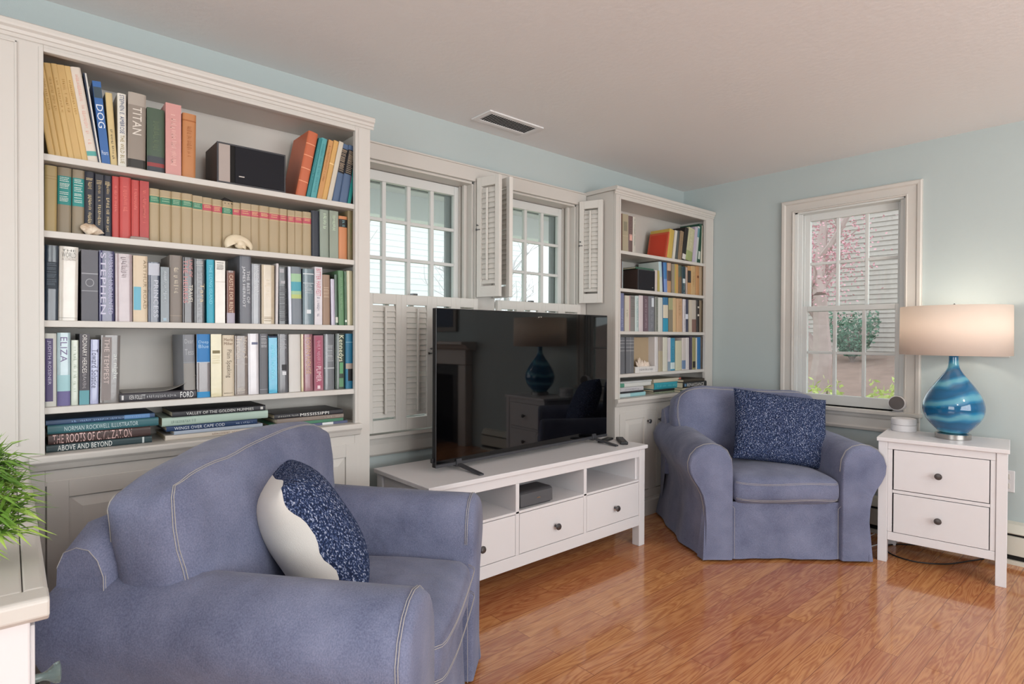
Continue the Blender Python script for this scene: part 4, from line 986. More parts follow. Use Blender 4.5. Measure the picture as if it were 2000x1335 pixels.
  (1.0679, 1.1071, 0.1894, -0.1, 'cf8250', 'orange book with a black label', [('band', 0.75, 0.93, '22201f'), ('g', 0.78, 0.9, '7fa8b0')]),
  (1.1095, 1.1361, 0.22, -0.09, '9c8a62', 'olive-tan book at the right end', [('g', 0.2, 0.8, '7a8a5c')]),
 ]),
 ('L', 2, 'third shelf, tall bookcase', 2.335, [
  (0.0848, 0.1186, 0.238, 0.55, '2c3a4a', 'dark blue-green cloth book at the left end', [('band', 0.42, 0.78, '26323f'), ('gh', 0.44, 0.76, '5d6c78')]),
  (0.1199, 0.169, 0.2384, 0.73, 'd3cdc3', 'thick white book titled THE WORLD', [('h', 'THE', 0.93, 0.96, '6b6a64'), ('h', 'WORLD', 0.85, 0.92, '7d7c76'), ('h', 'ACCORDING', 0.81, 0.845, '9a8f88'), ('band', 0.035, 0.04, '8a8680')]),
  (0.1787, 0.2231, 0.2329, 0.1, '55565f', 'thick slate book with a ring emblem and curled cover', [('ring', 0.54, 0.26, '9a9ba2'), ('band', 0.66, 0.675, '9a9ba2'), ('band', 0.42, 0.43, '9a9ba2')]),
  (0.2252, 0.2687, 0.2348, 0.1, '3b3a66', 'purple-blue book with large silver lettering', [('t', 'STEPHEN', 0.1, 0.97, 'c9c6dc', 0.33, -0.22), ('t', 'AMBROSE UNDAUNTED', 0.1, 0.97, 'b7b4d4', 0.28, 0.24)]),
  (0.2711, 0.3189, 0.229, -0.04, 'a8979a', 'thick dusty mauve book', [('g', 0.62, 0.95, '83757a')]),
  (0.3213, 0.3633, 0.227, 0.08, 'd3c0a2', 'cream-orange book with a light blue spine block', [('band2', 0.18, 0.53, '6fb0c4', -0.22, 0.5), ('t', 'ARTHUR ROAD', 0.2, 0.94, '9a8a70', 0.24, 0.3)]),
  (0.3651, 0.4005, 0.2091, 0.07, '4a5366', 'blue-grey striped book with white label', [('band', 0.78, 0.98, 'b9bdc8'), ('t', 'PRINCESS', 0.08, 0.7, 'c7cbd8', 0.4, 0.15)]),
  (0.4021, 0.428, 0.1947, 0.08, '3c4a54', 'slate teal small book with white script', [('g', 0.62, 0.92, 'c4ccd2'), ('g', 0.38, 0.58, 'b8c2ca'), ('band2', 0.03, 0.08, '9fb6c4', 0, 0.4)]),
  (0.4306, 0.4695, 0.2389, 0.06, '7d736b', 'taupe book with cream lettering', [('g', 0.45, 0.82, 'cfc4b0'), ('band', 0.1, 0.104, 'b5a893')]),
  (0.4709, 0.5072, 0.2357, 0.05, '3a3236', 'black and pink book titled TRAVEL', [('t', 'THE HEIRESS', 0.3, 0.96, 'd08f90', 0.36, -0.24), ('t', 'LINE OF', 0.7, 0.96, 'd08f90', 0.32, 0.2), ('t', 'TRAVEL', 0.3, 0.58, 'd9d4c8', 0.36, 0.2)]),
  (0.5094, 0.5433, 0.233, 0.04, '5a5c60', 'dark silver jacketed book with stacked lettering', [('gh', 0.88, 0.96, 'c9c8c8'), ('t', 'Tara', 0.32, 0.62, 'd5c4a4', 0.4, 0.25), ('g', 0.05, 0.8, '8f9096')]),
  (0.5503, 0.5753, 0.2338, -0.23, '2aa3bf', 'cyan blue book', [('t', 'THE LONG ISLAND', 0.3, 0.92, '7fd0e0', 0.42)]),
  (0.5773, 0.6112, 0.2327, 0.03, 'cdc6bb', 'white book with dark splotches near the top', [('gh', 0.84, 0.97, '5a5450'), ('band', 0.66, 0.665, 'b3a79c')]),
  (0.6179, 0.6473, 0.1989, 0.02, '6e4a40', 'small brown book with bordered spine lettering', [('band2', 0.12, 0.96, '7d5448', 0, 0.75), ('t', 'CASTLE FOR RENT', 0.2, 0.92, 'd6c0a8', 0.45), ('band', 0, 0.2, 'a9a3b0')]),
  (0.6656, 0.7064, 0.2601, -0.27, '6b6f78', 'tallest grey book with two columns of white capitals', [('t', 'JAMES HERRIOT', 0.24, 0.84, 'dadce0', 0.3, -0.2), ('t', 'THE BEST OF', 0.3, 0.78, 'cfd2d6', 0.26, 0.22)]),
  (0.7076, 0.7399, 0.2311, -0.0, '8d9097', 'silver book with tall pale lettering', [('t', 'WHEELTOWN', 0.5, 0.97, 'c9ccd0', 0.55)]),
  (0.7446, 0.7929, 0.2317, -0.04, 'bfae92', 'beige mottled book', [('g', 0.45, 0.75, 'e2d6c0'), ('gh', 0.05, 0.12, '8d7c5c')]),
  (0.7968, 0.8053, 0.2403, 0.62, 'ccc6c6', 'thin white leaning book', []),
  (0.8066, 0.8465, 0.228, -0.37, '1b1c24', 'black book with fine white lines', [('gh', 0.04, 0.66, '55565c'), ('band2', 0.71, 0.76, 'a9a9ae', 0, 0.4), ('band2', 0.9, 0.97, 'a9a9ae', -0.1, 0.4)]),
  (0.8492, 0.8593, 0.2318, -1.02, 'b7bccb', 'thin pale lilac book', []),
  (0.86, 0.9025, 0.233, -1.06, '77808a', 'grey book with a green and blue picture', [('band', 0.45, 0.88, '9cc09c'), ('band', 0.58, 0.74, '4f9eae'), ('band', 0.45, 0.52, 'b5c27a')]),
  (0.9067, 0.9525, 0.2289, -0.07, '5f7680', 'steel blue book with white bands', [('band', 0.9, 0.92, 'c4ccd0'), ('band', 0.74, 0.75, 'c4ccd0'), ('gh', 0.55, 0.72, 'c4ccd0'), ('band2', 0.2, 0.27, 'd4dade', 0, 0.4)]),
  (0.9546, 0.9867, 0.2399, -0.06, 'd2ccd2', 'white book titled BITTER HARVEST in red', [('t', 'BITTER HARVEST', 0.5, 0.97, 'c06a78', 0.6), ('g', 0.15, 0.48, '7c7c90')]),
  (0.9892, 1.0223, 0.2101, -0.47, '9a7d67', 'small light brown book', [('gh', 0.55, 0.75, 'd0bca6')]),
  (1.0279, 1.0439, 0.1944, -1.16, 'b9b3c6', 'thin lilac-white short book', []),
  (1.0454, 1.0582, 0.2141, -1.07, '2f4f38', 'very dark green book with small white label', [('band2', 0.05, 0.16, 'cfd2c4', 0, 0.8)]),
  (1.0616, 1.0864, 0.233, -1.01, '5d8a60', 'mid green book leaning slightly left', [('g', 0.3, 0.9, '83a883')]),
  (1.0872, 1.0972, 0.2315, -0.84, '486b50', 'slim dark green book beside the cream one', [('band2', 0.06, 0.1, 'dfe4dc', 0, 0.8)]),
  (1.0987, 1.1291, 0.2346, -0.85, 'b7ad8a', 'cream-olive book at the right end', []),
 ]),
 ('L', 3, 'fourth shelf, tall bookcase', 2.335, [
  (0.0848, 0.1143, 0.2319, 0.15, 'd0d0c8', 'white book with a purple title panel at the left end', [('band2', 0.07, 0.93, '5a5078', -0.12, 0.66), ('t', 'JUDITH ROSSNER', 0.3, 0.9, 'c9c4dc', 0.34, -0.12)]),
  (0.1156, 0.1497, 0.2341, 0.14, 'a9c4cc', 'pale blue book with a purple foot', [('band', 0.0, 0.2, '6a6492'), ('t', 'ELIZA', 0.6, 0.94, '7c6f96', 0.5), ('band', 0.2, 0.42, '9fc6cc')]),
  (0.1515, 0.1703, 0.2102, 0.29, 'b9c2b2', 'slim pale green book between blue and black ones', [('g', 0.2, 0.9, '93a08c')]),
  (0.1719, 0.1986, 0.2308, 0.54, '454048', 'charcoal book with white capitals and teal foot', [('t', 'ORDINARY HEROES', 0.45, 0.99, 'dcd8d4', 0.45), ('band', 0, 0.2, '5f97a0'), ('g', 0.2, 0.44, 'a9a4a8')]),
  (0.2002, 0.2235, 0.2122, 0.73, '9aa0c4', 'lilac-blue book with dark script', [('t', 'Toward Solstice', 0.25, 0.85, '4f5068', 0.7)]),
  (0.2274, 0.2806, 0.226, 1.09, '74706e', 'thick marbled grey book with a bordered pink-grey panel', [('band2', 0.04, 0.97, '837a78', -0.2, 0.5), ('t', 'THE TEMPEST', 0.28, 0.95, 'c8b8b4', 0.26, -0.2), ('t', 'at night', 0.35, 0.72, 'd8dcd8', 0.3, 0.24)]),
  (0.4757, 0.513, 0.2298, -1.02, '787b82', 'grey book rising behind the curled cover, right of the gap', [('h', 'Dear', 0.86, 0.93, 'b0b3b8'), ('h', 'Tess', 0.68, 0.77, 'b0b3b8'), ('band', 0.56, 0.565, 'a4a7ad'), ('band', 0.0, 0.55, '8d8a86')]),
  (0.5164, 0.5611, 0.2318, -0.13, '7f7a7c', 'blue-topped book titled Deep Blue with silver lower half', [('band', 0.56, 1, '2f77b4'), ('h', 'Deep', 0.84, 0.9, 'a9cbe6'), ('h', 'Blue', 0.78, 0.835, 'a9cbe6'), ('band', 0.0, 0.09, '2a83b8'), ('band', 0.55, 0.56, 'c0c8d0')]),
  (0.5636, 0.5998, 0.232, -0.29, 'cbbf95', 'cream-yellow book with small dark title block', [('band2', 0.69, 0.74, '7a7050', 0, 0.7), ('gh', 0.5, 0.66, 'ddd4b0')]),
  (0.6031, 0.6451, 0.2287, -0.16, 'cdbfa6', 'cream book titled Plain Speaking', [('h', 'Merle', 0.9, 0.95, '8a6f58'), ('h', 'Miller', 0.835, 0.885, '8a6f58'), ('t', 'Plain Speaking', 0.3, 0.76, '6d6152', 0.5), ('h', 'BERKLEY', 0.035, 0.055, '6d6152')]),
  (0.6472, 0.6935, 0.226, -0.01, '80736c', 'taupe book with large cream serif title in two columns', [('t', 'Harry S', 0.62, 0.97, 'cfc6bb', 0.42, 0.22), ('t', 'Truman', 0.62, 0.97, 'cfc6bb', 0.4, -0.2), ('band', 0.52, 0.525, 'bcb2a8'), ('gh', 0.03, 0.12, 'cfc6bb')]),
  (0.6962, 0.7347, 0.2346, -0.35, 'cfccd0', 'plain white book with small blue-grey label', [('band2', 0.82, 0.86, '70748c', 0.1, 0.6)]),
  (0.7369, 0.7683, 0.2344, -0.18, '63646a', 'dark grey glossy book with pale title', [('gh', 0.76, 0.96, 'c6c7ca'), ('band', 0.07, 0.075, 'a9aab0')]),
  (0.7712, 0.8033, 0.2257, -0.39, '17a3cc', 'bright cyan book', [('t', 'ADMIRAL THORNTON', 0.25, 0.85, '7fdcee', 0.4), ('band', 0.97, 1, '1c2c48')]),
  (0.8077, 0.8458, 0.2333, -0.4, '5b5c62', 'dark silver book with torn jacket marks', [('gh', 0.74, 0.98, 'bcbdc2'), ('band2', 0.38, 0.48, '2c2c30', 0.1, 0.5), ('band2', 0.3, 0.36, 'd2d4d8', 0.1, 0.4)]),
  (0.8511, 0.8986, 0.2328, -0.44, 'cbc7c2', 'wide plain off-white book', []),
  (0.9002, 0.908, 0.2338, -0.41, 'c9b78c', 'very thin yellowish book edge', []),
  (0.9111, 0.9507, 0.2331, -0.84, '94606a', 'dusty red book with gold lettering', [('t', 'TOWN HOUSE', 0.3, 0.96, 'c7a585', 0.5)]),
  (0.9531, 0.992, 0.229, -0.47, '9d5f70', 'rose red book with a white border round its spine', [('band2', 0.05, 0.98, 'a2546a', 0, 0.7), ('t', 'PLIMER', 0.16, 0.44, 'e2ccd2', 0.5), ('g', 0.46, 0.9, 'cf9fae'), ('band2', 0.03, 0.09, 'e2ccd2', 0, 0.3)]),
  (0.9969, 1.0426, 0.2344, -0.09, '6c7076', 'reflective dark silver book', [('band', 0.38, 0.4, 'aeb2b6'), ('gh', 0.5, 0.8, 'bfc4c8')]),
  (1.0476, 1.0872, 0.2367, 0.11, '3a4840', 'dark green book with large cream title beside the teal one', [('t', 'Kennedys', 0.5, 0.97, 'dfe2c8', 0.7), ('band2', 0.28, 0.48, '5f9a6c', 0.1, 0.4), ('band2', 0.04, 0.2, '5f8a68', 0.1, 0.5)]),
  (1.0929, 1.1308, 0.237, -0.1, '1d6f94', 'teal blue book with a black square at the right end', [('band', 0.36, 0.46, 'a8978c'), ('band2', 0.14, 0.36, '1b1a1c', 0.1, 0.7), ('band', 0.84, 0.85, '8fb8c8')]),
 ]),
 ('R', 0, 'top shelf, small corner bookcase', 2.335, [
  (2.9621, 2.9762, 0.2401, -0.54, '7a5a50', 'thin brown book at the left end', []),
  (2.9786, 3.0382, 0.2427, -0.58, 'a99c80', 'tan book with a faint tree picture', [('band2', 0.55, 0.8, '85806c', 0, 0.6), ('band', 0.42, 0.425, 'cfc4ac')]),
  (3.0406, 3.0868, 0.2381, 0.0, '6d5450', 'brown book with a small pink-white label', [('g', 0.45, 0.95, '8a7470'), ('band2', 0.33, 0.5, 'd9a89c', 0, 0.6)]),
  (3.0892, 3.1213, 0.2373, 0.31, 'c2bcb0', 'white book with dark vertical lettering', [('g', 0.2, 0.95, '6f7a78')]),
  (3.4584, 3.4737, 0.1915, 12.44, 'cf5230', 'orange-red book leaning right with its bright cover exposed', [('side', 0.08, 0.92, 'c23f28')]),
  (3.4765, 3.5342, 0.2072, 9.13, 'c4a545', 'yellow book behind the orange one', []),
  (3.5385, 3.5671, 0.2083, 9.25, 'cfcabe', 'thin white book leaning right beside the yellow one', []),
  (3.57, 3.6106, 0.2102, 7.24, '4f5656', 'dark grey book leaning right', []),
  (3.6135, 3.6576, 0.2116, 8.51, '8d7458', 'olive-brown book leaning right', [('g', 0.2, 0.9, 'b0946a')]),
  (3.6605, 3.7068, 0.244, 10.62, '241f1e', 'black book leaning right with a white foot label', [('band2', 0.04, 0.2, 'd0ccc6', 0, 0.9)]),
  (3.7098, 3.7921, 0.2458, 10.36, 'b9b790', 'cream-green wide book leaning right', [('band', 0.0, 0.3, '93a06c'), ('g', 0.4, 0.9, 'd8d2b4')]),
  (3.7952, 3.8309, 0.2666, 8.34, 'b8aec0', 'thin lilac book leaning right', []),
  (3.834, 3.8623, 0.2766, 9.1, 'b9c0c0', 'thin white and teal book leaning right', [('band', 0.7, 0.95, '5f8f98')]),
  (3.8654, 3.9115, 0.2958, 6.98, '1f4f3c', 'dark green book leaning right', [('band2', 0.1, 0.3, 'c8d0c8', -0.1, 0.5)]),
  (3.9147, 3.9583, 0.2885, 1.45, 'c6bfae', 'cream-white book near the right end', [('band2', 0.7, 0.95, '2f4a40', 0.3, 0.3)]),
 ]),
 ('R', 1, 'second shelf, small corner bookcase', 2.335, [
  (3.3374, 3.3681, 0.1479, -0.09, 'c9bdb6', 'pinkish white slim book right of the small speaker', []),
  (3.3703, 3.3934, 0.147, -1.21, 'b3a356', 'thin mustard book right of the small speaker', []),
  (3.3963, 3.4313, 0.2097, -4.64, 'c3cfc8', 'cream and light blue leaning book', [('band', 0.5, 1, 'a9c4cc')]),
  (3.4342, 3.4431, 0.2084, -5.09, '25356c', 'sliver of dark blue book', []),
  (3.4445, 3.4831, 0.21, -2.29, '3474b4', 'bright blue book with lighter foot', [('band', 0.0, 0.45, '6f8cc4')]),
  (3.4876, 3.5328, 0.2109, -0.69, 'b98d60', 'orange-brown book with a dark brown block', [('band', 0.4, 0.74, '57443a'), ('band', 0.75, 1, 'b79c86')]),
  (3.5343, 3.5709, 0.2068, -0.7, '918675', 'grey-beige book left of the yellow-orange one', []),
  (3.5725, 3.6267, 0.2099, -0.72, 'c59552', 'yellow-orange book on the shelf', [('band2', 0.0, 1, 'a9a04e', -0.35, 0.2)]),
  (3.6283, 3.6645, 0.2051, -0.72, '4f5a48', 'dark olive green book', [('band', 0.0, 0.6, '6d5640')]),
  (3.67, 3.7155, 0.201, -0.74, '1f3c46', 'black and teal book with white marks', [('band2', 0.4, 0.56, 'c9d2d4', 0, 0.7), ('g', 0.05, 0.38, '9fb0b4')]),
  (3.7179, 3.7365, 0.1985, -0.73, 'b79e8e', 'thin pinkish-tan book', []),
  (3.7389, 3.7838, 0.2102, -0.75, 'c08f56', 'orange-tan book with a black upper label', [('band', 0.42, 0.84, '2f2c2c')]),
  (3.787, 3.8518, 0.2141, -0.79, 'c4a06c', 'wide tan book, left of the knotted orange-tan one', [('g', 0.3, 0.8, 'a98550')]),
  (3.8543, 3.9008, 0.2175, -0.78, 'b98552', 'orange-tan book with a dark spot', [('band2', 0.6, 0.68, '74492c', 0, 0.5)]),
  (3.9034, 3.967, 0.2209, -0.82, 'a99376', 'greyish tan book at the right end', []),
 ]),
 ('R', 2, 'third shelf, small corner bookcase', 2.335, [
  (2.9587, 3.0028, 0.2447, 0.03, '6f759c', 'blue-lilac book at the left end', [('g', 0.1, 0.6, 'aab0cc')]),
  (3.0053, 3.0502, 0.2321, 0.06, 'c6bfae', 'cream book, second from the left end', [('g', 0.4, 0.6, '8c8874')]),
  (3.0515, 3.0618, 0.2326, -0.24, 'a98488', 'thin dusty pink book', []),
  (3.0637, 3.1194, 0.2352, -0.28, '84807c', 'grey book with rows of dark lettering', [('gh', 0.4, 0.95, '5a5450')]),
  (3.1227, 3.1613, 0.2356, -0.59, 'b9c9c6', 'white and teal book with dark lettering', [('g', 0.1, 0.95, '6c8f94')]),
  (3.1634, 3.208, 0.2398, -0.61, 'c9bcbf', 'plain pinkish white book', []),
  (3.2107, 3.2616, 0.2402, -0.63, '6b5660', 'mauve and black book', [('g', 0.1, 0.9, 'a89aa2')]),
  (3.2686, 3.3375, 0.2405, -0.67, '71747c', 'grey book with white splash at the top', [('band2', 0.7, 0.95, 'd0d6dc', 0.15, 0.4), ('g', 0.1, 0.6, '94979e')]),
  (3.3425, 3.3776, 0.24, -0.64, '7c8078', 'grey-green slim book with dark marks', [('g', 0.05, 0.9, '4a5a48')]),
  (3.382, 3.4344, 0.2372, -0.67, 'c6c9c2', 'off-white book left of the blue and white one', []),
  (3.4374, 3.4983, 0.24, -0.7, '2f6f9c', 'blue book with a cream middle band and teal foot', [('band', 0.4, 0.78, 'cfc6b2'), ('band', 0.0, 0.38, '2f8fae')]),
  (3.5005, 3.5543, 0.2393, -0.7, '857b68', 'khaki book with a mottled top', [('band', 0.65, 1, 'a0a07c')]),
  (3.5566, 3.602, 0.2418, -0.71, 'c9aa7c', 'light tan book, left of the wider peach-tan one', []),
  (3.6043, 3.6774, 0.2402, -0.75, 'c49c74', 'wide peach-tan book', [('g', 0.5, 0.9, '9c6f4c')]),
  (3.6837, 3.7189, 0.2385, -0.73, 'c6bfc2', 'slim pale grey-white book right of the peach-tan one', [('g', 0.1, 0.8, '8c8c98')]),
  (3.7222, 3.7578, 0.2381, -0.74, '3a3f58', 'dark navy book with a white middle', [('band', 0.4, 0.55, 'ccd0da')]),
  (3.7603, 3.7988, 0.2367, -0.75, 'c3b7a4', 'cream slim book right of the navy one', []),
  (3.8021, 3.8655, 0.2377, -0.79, 'b7aea2', 'pale book with a brown foot', [('band', 0, 0.4, '7c6058')]),
  (3.8689, 3.9028, 0.24, -0.77, '2b2624', 'black slim book with white dots', [('band2', 0.5, 0.56, 'c8c4bc', 0, 0.6), ('band2', 0.75, 0.8, 'c8c4bc', 0, 0.6)]),
  (3.9062, 3.9707, 0.24, -0.81, '8d7c66', 'brown-beige book at the right end', []),
 ]),
 ('R', 3, 'fourth shelf, small corner bookcase', 2.335, [
  (2.9601, 3.0181, 0.2366, -0.58, '64666c', 'dark grey volume, leftmost of three alike', [('band', 0.62, 0.63, 'b7b8ba'), ('band', 0.72, 0.73, 'b7b8ba'), ('band', 0.82, 0.83, 'b7b8ba'), ('band', 0.9, 0.91, 'b7b8ba')]),
  (3.0217, 3.0652, 0.2367, -0.57, '64666c', 'dark grey volume, middle of three alike', [('band', 0.62, 0.63, 'b7b8ba'), ('band', 0.72, 0.73, 'b7b8ba'), ('band', 0.82, 0.83, 'b7b8ba'), ('band', 0.9, 0.91, 'b7b8ba')]),
  (3.0689, 3.1106, 0.2368, 0.01, '64666c', 'dark grey volume, rightmost of three alike', [('band', 0.62, 0.63, 'b7b8ba'), ('band', 0.72, 0.73, 'b7b8ba'), ('band', 0.82, 0.83, 'b7b8ba'), ('band', 0.9, 0.91, 'b7b8ba')]),
  (3.3459, 3.385, 0.2393, -0.65, 'c9c6c6', 'white book right of the big tan box', []),
  (3.3877, 3.4355, 0.2375, -0.67, 'a89c80', 'grey-topped cream book', [('band', 0.6, 1, '948a84')]),
  (3.4383, 3.4926, 0.2368, -0.69, 'c9c8b8', 'cream-white book, left one of two', []),
  (3.4947, 3.5293, 0.2344, -0.68, 'c4c0c6', 'cream-white book with a grey-blue foot', [('band', 0.0, 0.28, '7f94a4')]),
  (3.5322, 3.5881, 0.2316, -0.71, '2f86a8', 'teal blue glossy book', [('g', 0.3, 0.9, '58a8c0'), ('band', 0.05, 0.25, 'c2d0d0')]),
  (3.5925, 3.6718, 0.2123, -0.77, 'c2bfa2', 'cream-green book with a slightly lower top', []),
  (3.6762, 3.7257, 0.233, -0.74, 'c6bcb6', 'pinkish white book with a blue patch at its foot', [('band', 0.03, 0.3, '647c9c')]),
  (3.728, 3.7714, 0.2348, -0.75, 'c9c2c0', 'plain white book left of the dark purple one', []),
  (3.7776, 3.8085, 0.2425, -0.75, '4c4058', 'dark purple book', []),
  (3.8116, 3.8569, 0.2362, -0.77, '96905c', 'olive book with a dark square at its foot', [('band2', 0.05, 0.25, '2c2824', 0, 0.8)]),
  (3.8601, 3.8727, 0.2341, -0.76, 'cfccbc', 'thin white book left of the bright blue one', []),
  (3.8759, 3.9286, 0.2385, -0.79, '2a72ae', 'bright blue book near the right end', []),
  (3.9334, 3.9691, 0.2364, -0.79, '84776c', 'taupe book at the right end', []),
 ]),
]
STACKS = [
 ('L', 0.8158, 2.335, [
  (0.0882, 0.3751, 0.0235, '2c4248', 'dark teal flat book titled ABOVE AND BEYOND, bottom of the left stack', [('t', 'ABOVE AND BEYOND', 0.4, 0.9, 'dfe2e0', 0.75), ('band2', 0.08, 0.1, 'c4cccc', 0, 0.9)]),
  (0.0934, 0.3721, 0.034, '4a3634', 'brown flat book with tall pink-white lettering, second from bottom of left stack', [('t', 'THE ROOTS OF CIVILIZATION', 0.2, 0.96, 'd9b8b4', 0.85)]),
  (0.0914, 0.3949, 0.029, '2f6670', 'teal flat book with pale capitals, second from top of the left stack', [('t', 'NORMAN ROCKWELL ILLUSTRATOR', 0.2, 0.86, 'b7ccd0', 0.5)]),
  (0.0872, 0.384, 0.016, '2f4a70', 'blue flat book with dark cover on top of the left stack', [('g', 0.1, 0.8, '7c9cc4'), ('band', 0.05, 0.3, '5c86b4')]),
 ]),
 ('L', 0.8158, 2.335, [
  (0.4162, 0.7199, 0.018, 'cfc6ba', 'white flat book with small brown lettering, bottom of the middle stack', [('g', 0.05, 0.5, 'a08a78')]),
  (0.4426, 0.7464, 0.0135, 'a4b2c4', 'pale blue-grey flat book, second from bottom of the middle stack', []),
  (0.4192, 0.7269, 0.0185, '1d3a68', 'navy flat book titled WINGS OVER CAPE COD in the middle stack', [('t', 'WINGS OVER CAPE COD', 0.38, 0.92, 'd4dce6', 0.6), ('g', 0.06, 0.25, 'a4b4cc')]),
  (0.4061, 0.768, 0.031, 'a9c2b4', 'pale green thick flat book, second from top of the middle stack', [('g', 0.7, 0.92, '7f948a')]),
  (0.4368, 0.7572, 0.021, '2a2a30', 'black flat book titled VALLEY OF THE GOLDEN MUMMIES on the middle stack', [('t', 'VALLEY OF THE GOLDEN MUMMIES', 0.14, 0.86, 'd0d0cc', 0.5), ('band2', 0.03, 0.06, 'c0c0bc', 0, 0.5)]),
 ]),
 ('L', 0.8158, 2.335, [
  (0.7806, 1.0991, 0.011, '4c5578', 'thin blue-grey flat book, bottom of the right stack', [('band', 0.2, 0.35, 'cfd2d4')]),
  (0.7734, 1.081, 0.0125, '3c7a5c', 'thin green flat book, second from bottom of the right stack', [('band', 0.6, 0.98, 'c9d2c8')]),
  (0.8007, 1.0809, 0.018, '82756c', 'taupe flat book, second from top of the right stack', [('g', 0.05, 0.3, 'a89a90')]),
  (0.7916, 1.0788, 0.019, '2b2b30', 'black flat book titled MISSISSIPPI on top of the right stack', [('t', 'MISSISSIPPI', 0.22, 0.64, 'e0e0dc', 0.65), ('g', 0.68, 0.95, 'a9a9a4')]),
 ]),
 ('R', 0.797, 2.335, [
  (2.9614, 3.2383, 0.026, 'b9cdd0', 'pale teal flat book, bottom of the left stack', [('band', 0.0, 0.6, '8fbcc2')]),
  (2.9612, 3.2124, 0.01, '2a2a2e', 'thin black flat book in the left stack', []),
  (2.964, 3.2122, 0.028, 'b9b8bc', 'pale grey flat book with faint lettering in the left stack', [('g', 0.2, 0.8, '84848c')]),
  (2.9608, 3.2996, 0.028, 'c9cac6', 'white flat book with a green patch in the left stack', [('band', 0.86, 0.99, '4f8a74')]),
  (2.9636, 3.3027, 0.011, 'b8bcbc', 'thin white flat book on top of the left stack', []),
 ]),
 ('R', 0.797, 2.335, [
  (3.3368, 3.6528, 0.014, '7c8c74', 'thin green-tan flat book, bottom of the middle stack', [('g', 0.3, 0.9, 'c6bfa8')]),
  (3.33, 3.66, 0.016, '241f22', 'black flat book under the cyan one', [('band', 0.0, 0.14, 'a8484c')]),
  (3.333, 3.6523, 0.046, '1f9cb0', 'thick bright cyan flat book in the middle stack', [('g', 0.1, 0.9, '6fd0dc')]),
  (3.3259, 3.66, 0.026, 'c4bca6', 'cream flat book with red end on top of the middle stack', [('band', 0.0, 0.08, 'b05a50')]),
 ]),
 ('R', 0.797, 2.282, [
  (3.575, 3.915, 0.019, '5c6a60', 'grey-green flat book, bottom of the right stack', []),
  (3.58, 3.868, 0.011, 'c6bda0', 'thin cream flat book, second from bottom of the right stack', []),
  (3.605, 3.918, 0.04, '232428', 'black flat book titled RENAISSANCE in the right stack', [('t', 'RENAISSANCE', 0.12, 0.84, 'dedcd8', 0.6), ('band2', 0.87, 0.95, '5f86a8', 0, 0.5)]),
  (3.616, 3.89, 0.02, '453c30', 'dark brown flat book on top of the right stack', []),
 ]),
]
# ------------------------------------------------------------------ books
_tc = {}
def text_verts(s):
    if s in _tc: return _tc[s]
    cu = bpy.data.curves.new('t', 'FONT'); cu.body = s; cu.size = 1; cu.resolution_u = 2; cu.space_character = 1.05
    ob = bpy.data.objects.new('t', cu); me = bpy.data.meshes.new_from_object(ob)
    vs = [v.co.copy() for v in me.vertices]; fs = [tuple(p.vertices) for p in me.polygons]
    x0 = min(v.x for v in vs); x1 = max(v.x for v in vs); y0 = min(v.y for v in vs); y1 = max(v.y for v in vs)
    vs = [((v.x-x0)/(x1-x0), (v.y-y0)/(y1-y0)) for v in vs]
    bpy.data.objects.remove(ob); bpy.data.curves.remove(cu); bpy.data.meshes.remove(me)
    _tc[s] = (vs, fs); return vs, fs
PAGES = mat('book_pages', 'cfc3ab', .85, bump=.1, bscale=700)
def soften(h):
    c = [int(h[i:i+2], 16) for i in (0, 2, 4)]; g = sum(c)/3
    return '%02x%02x%02x' % tuple(int(round(x*.86+g*.14)) for x in c)
def bookmat(h, jacket=False):
    if jacket: return mat('book_jacket_'+h, soften(h), .24, coat=.6, var=.16, vscale=22, bump=.35, bscale=38)
    return mat('book_cover_'+h, soften(h), .42, var=.06, vscale=14, bump=.05, bscale=400)
def inkmat(h): return mat('ink_'+h, h, .5, var=.01)
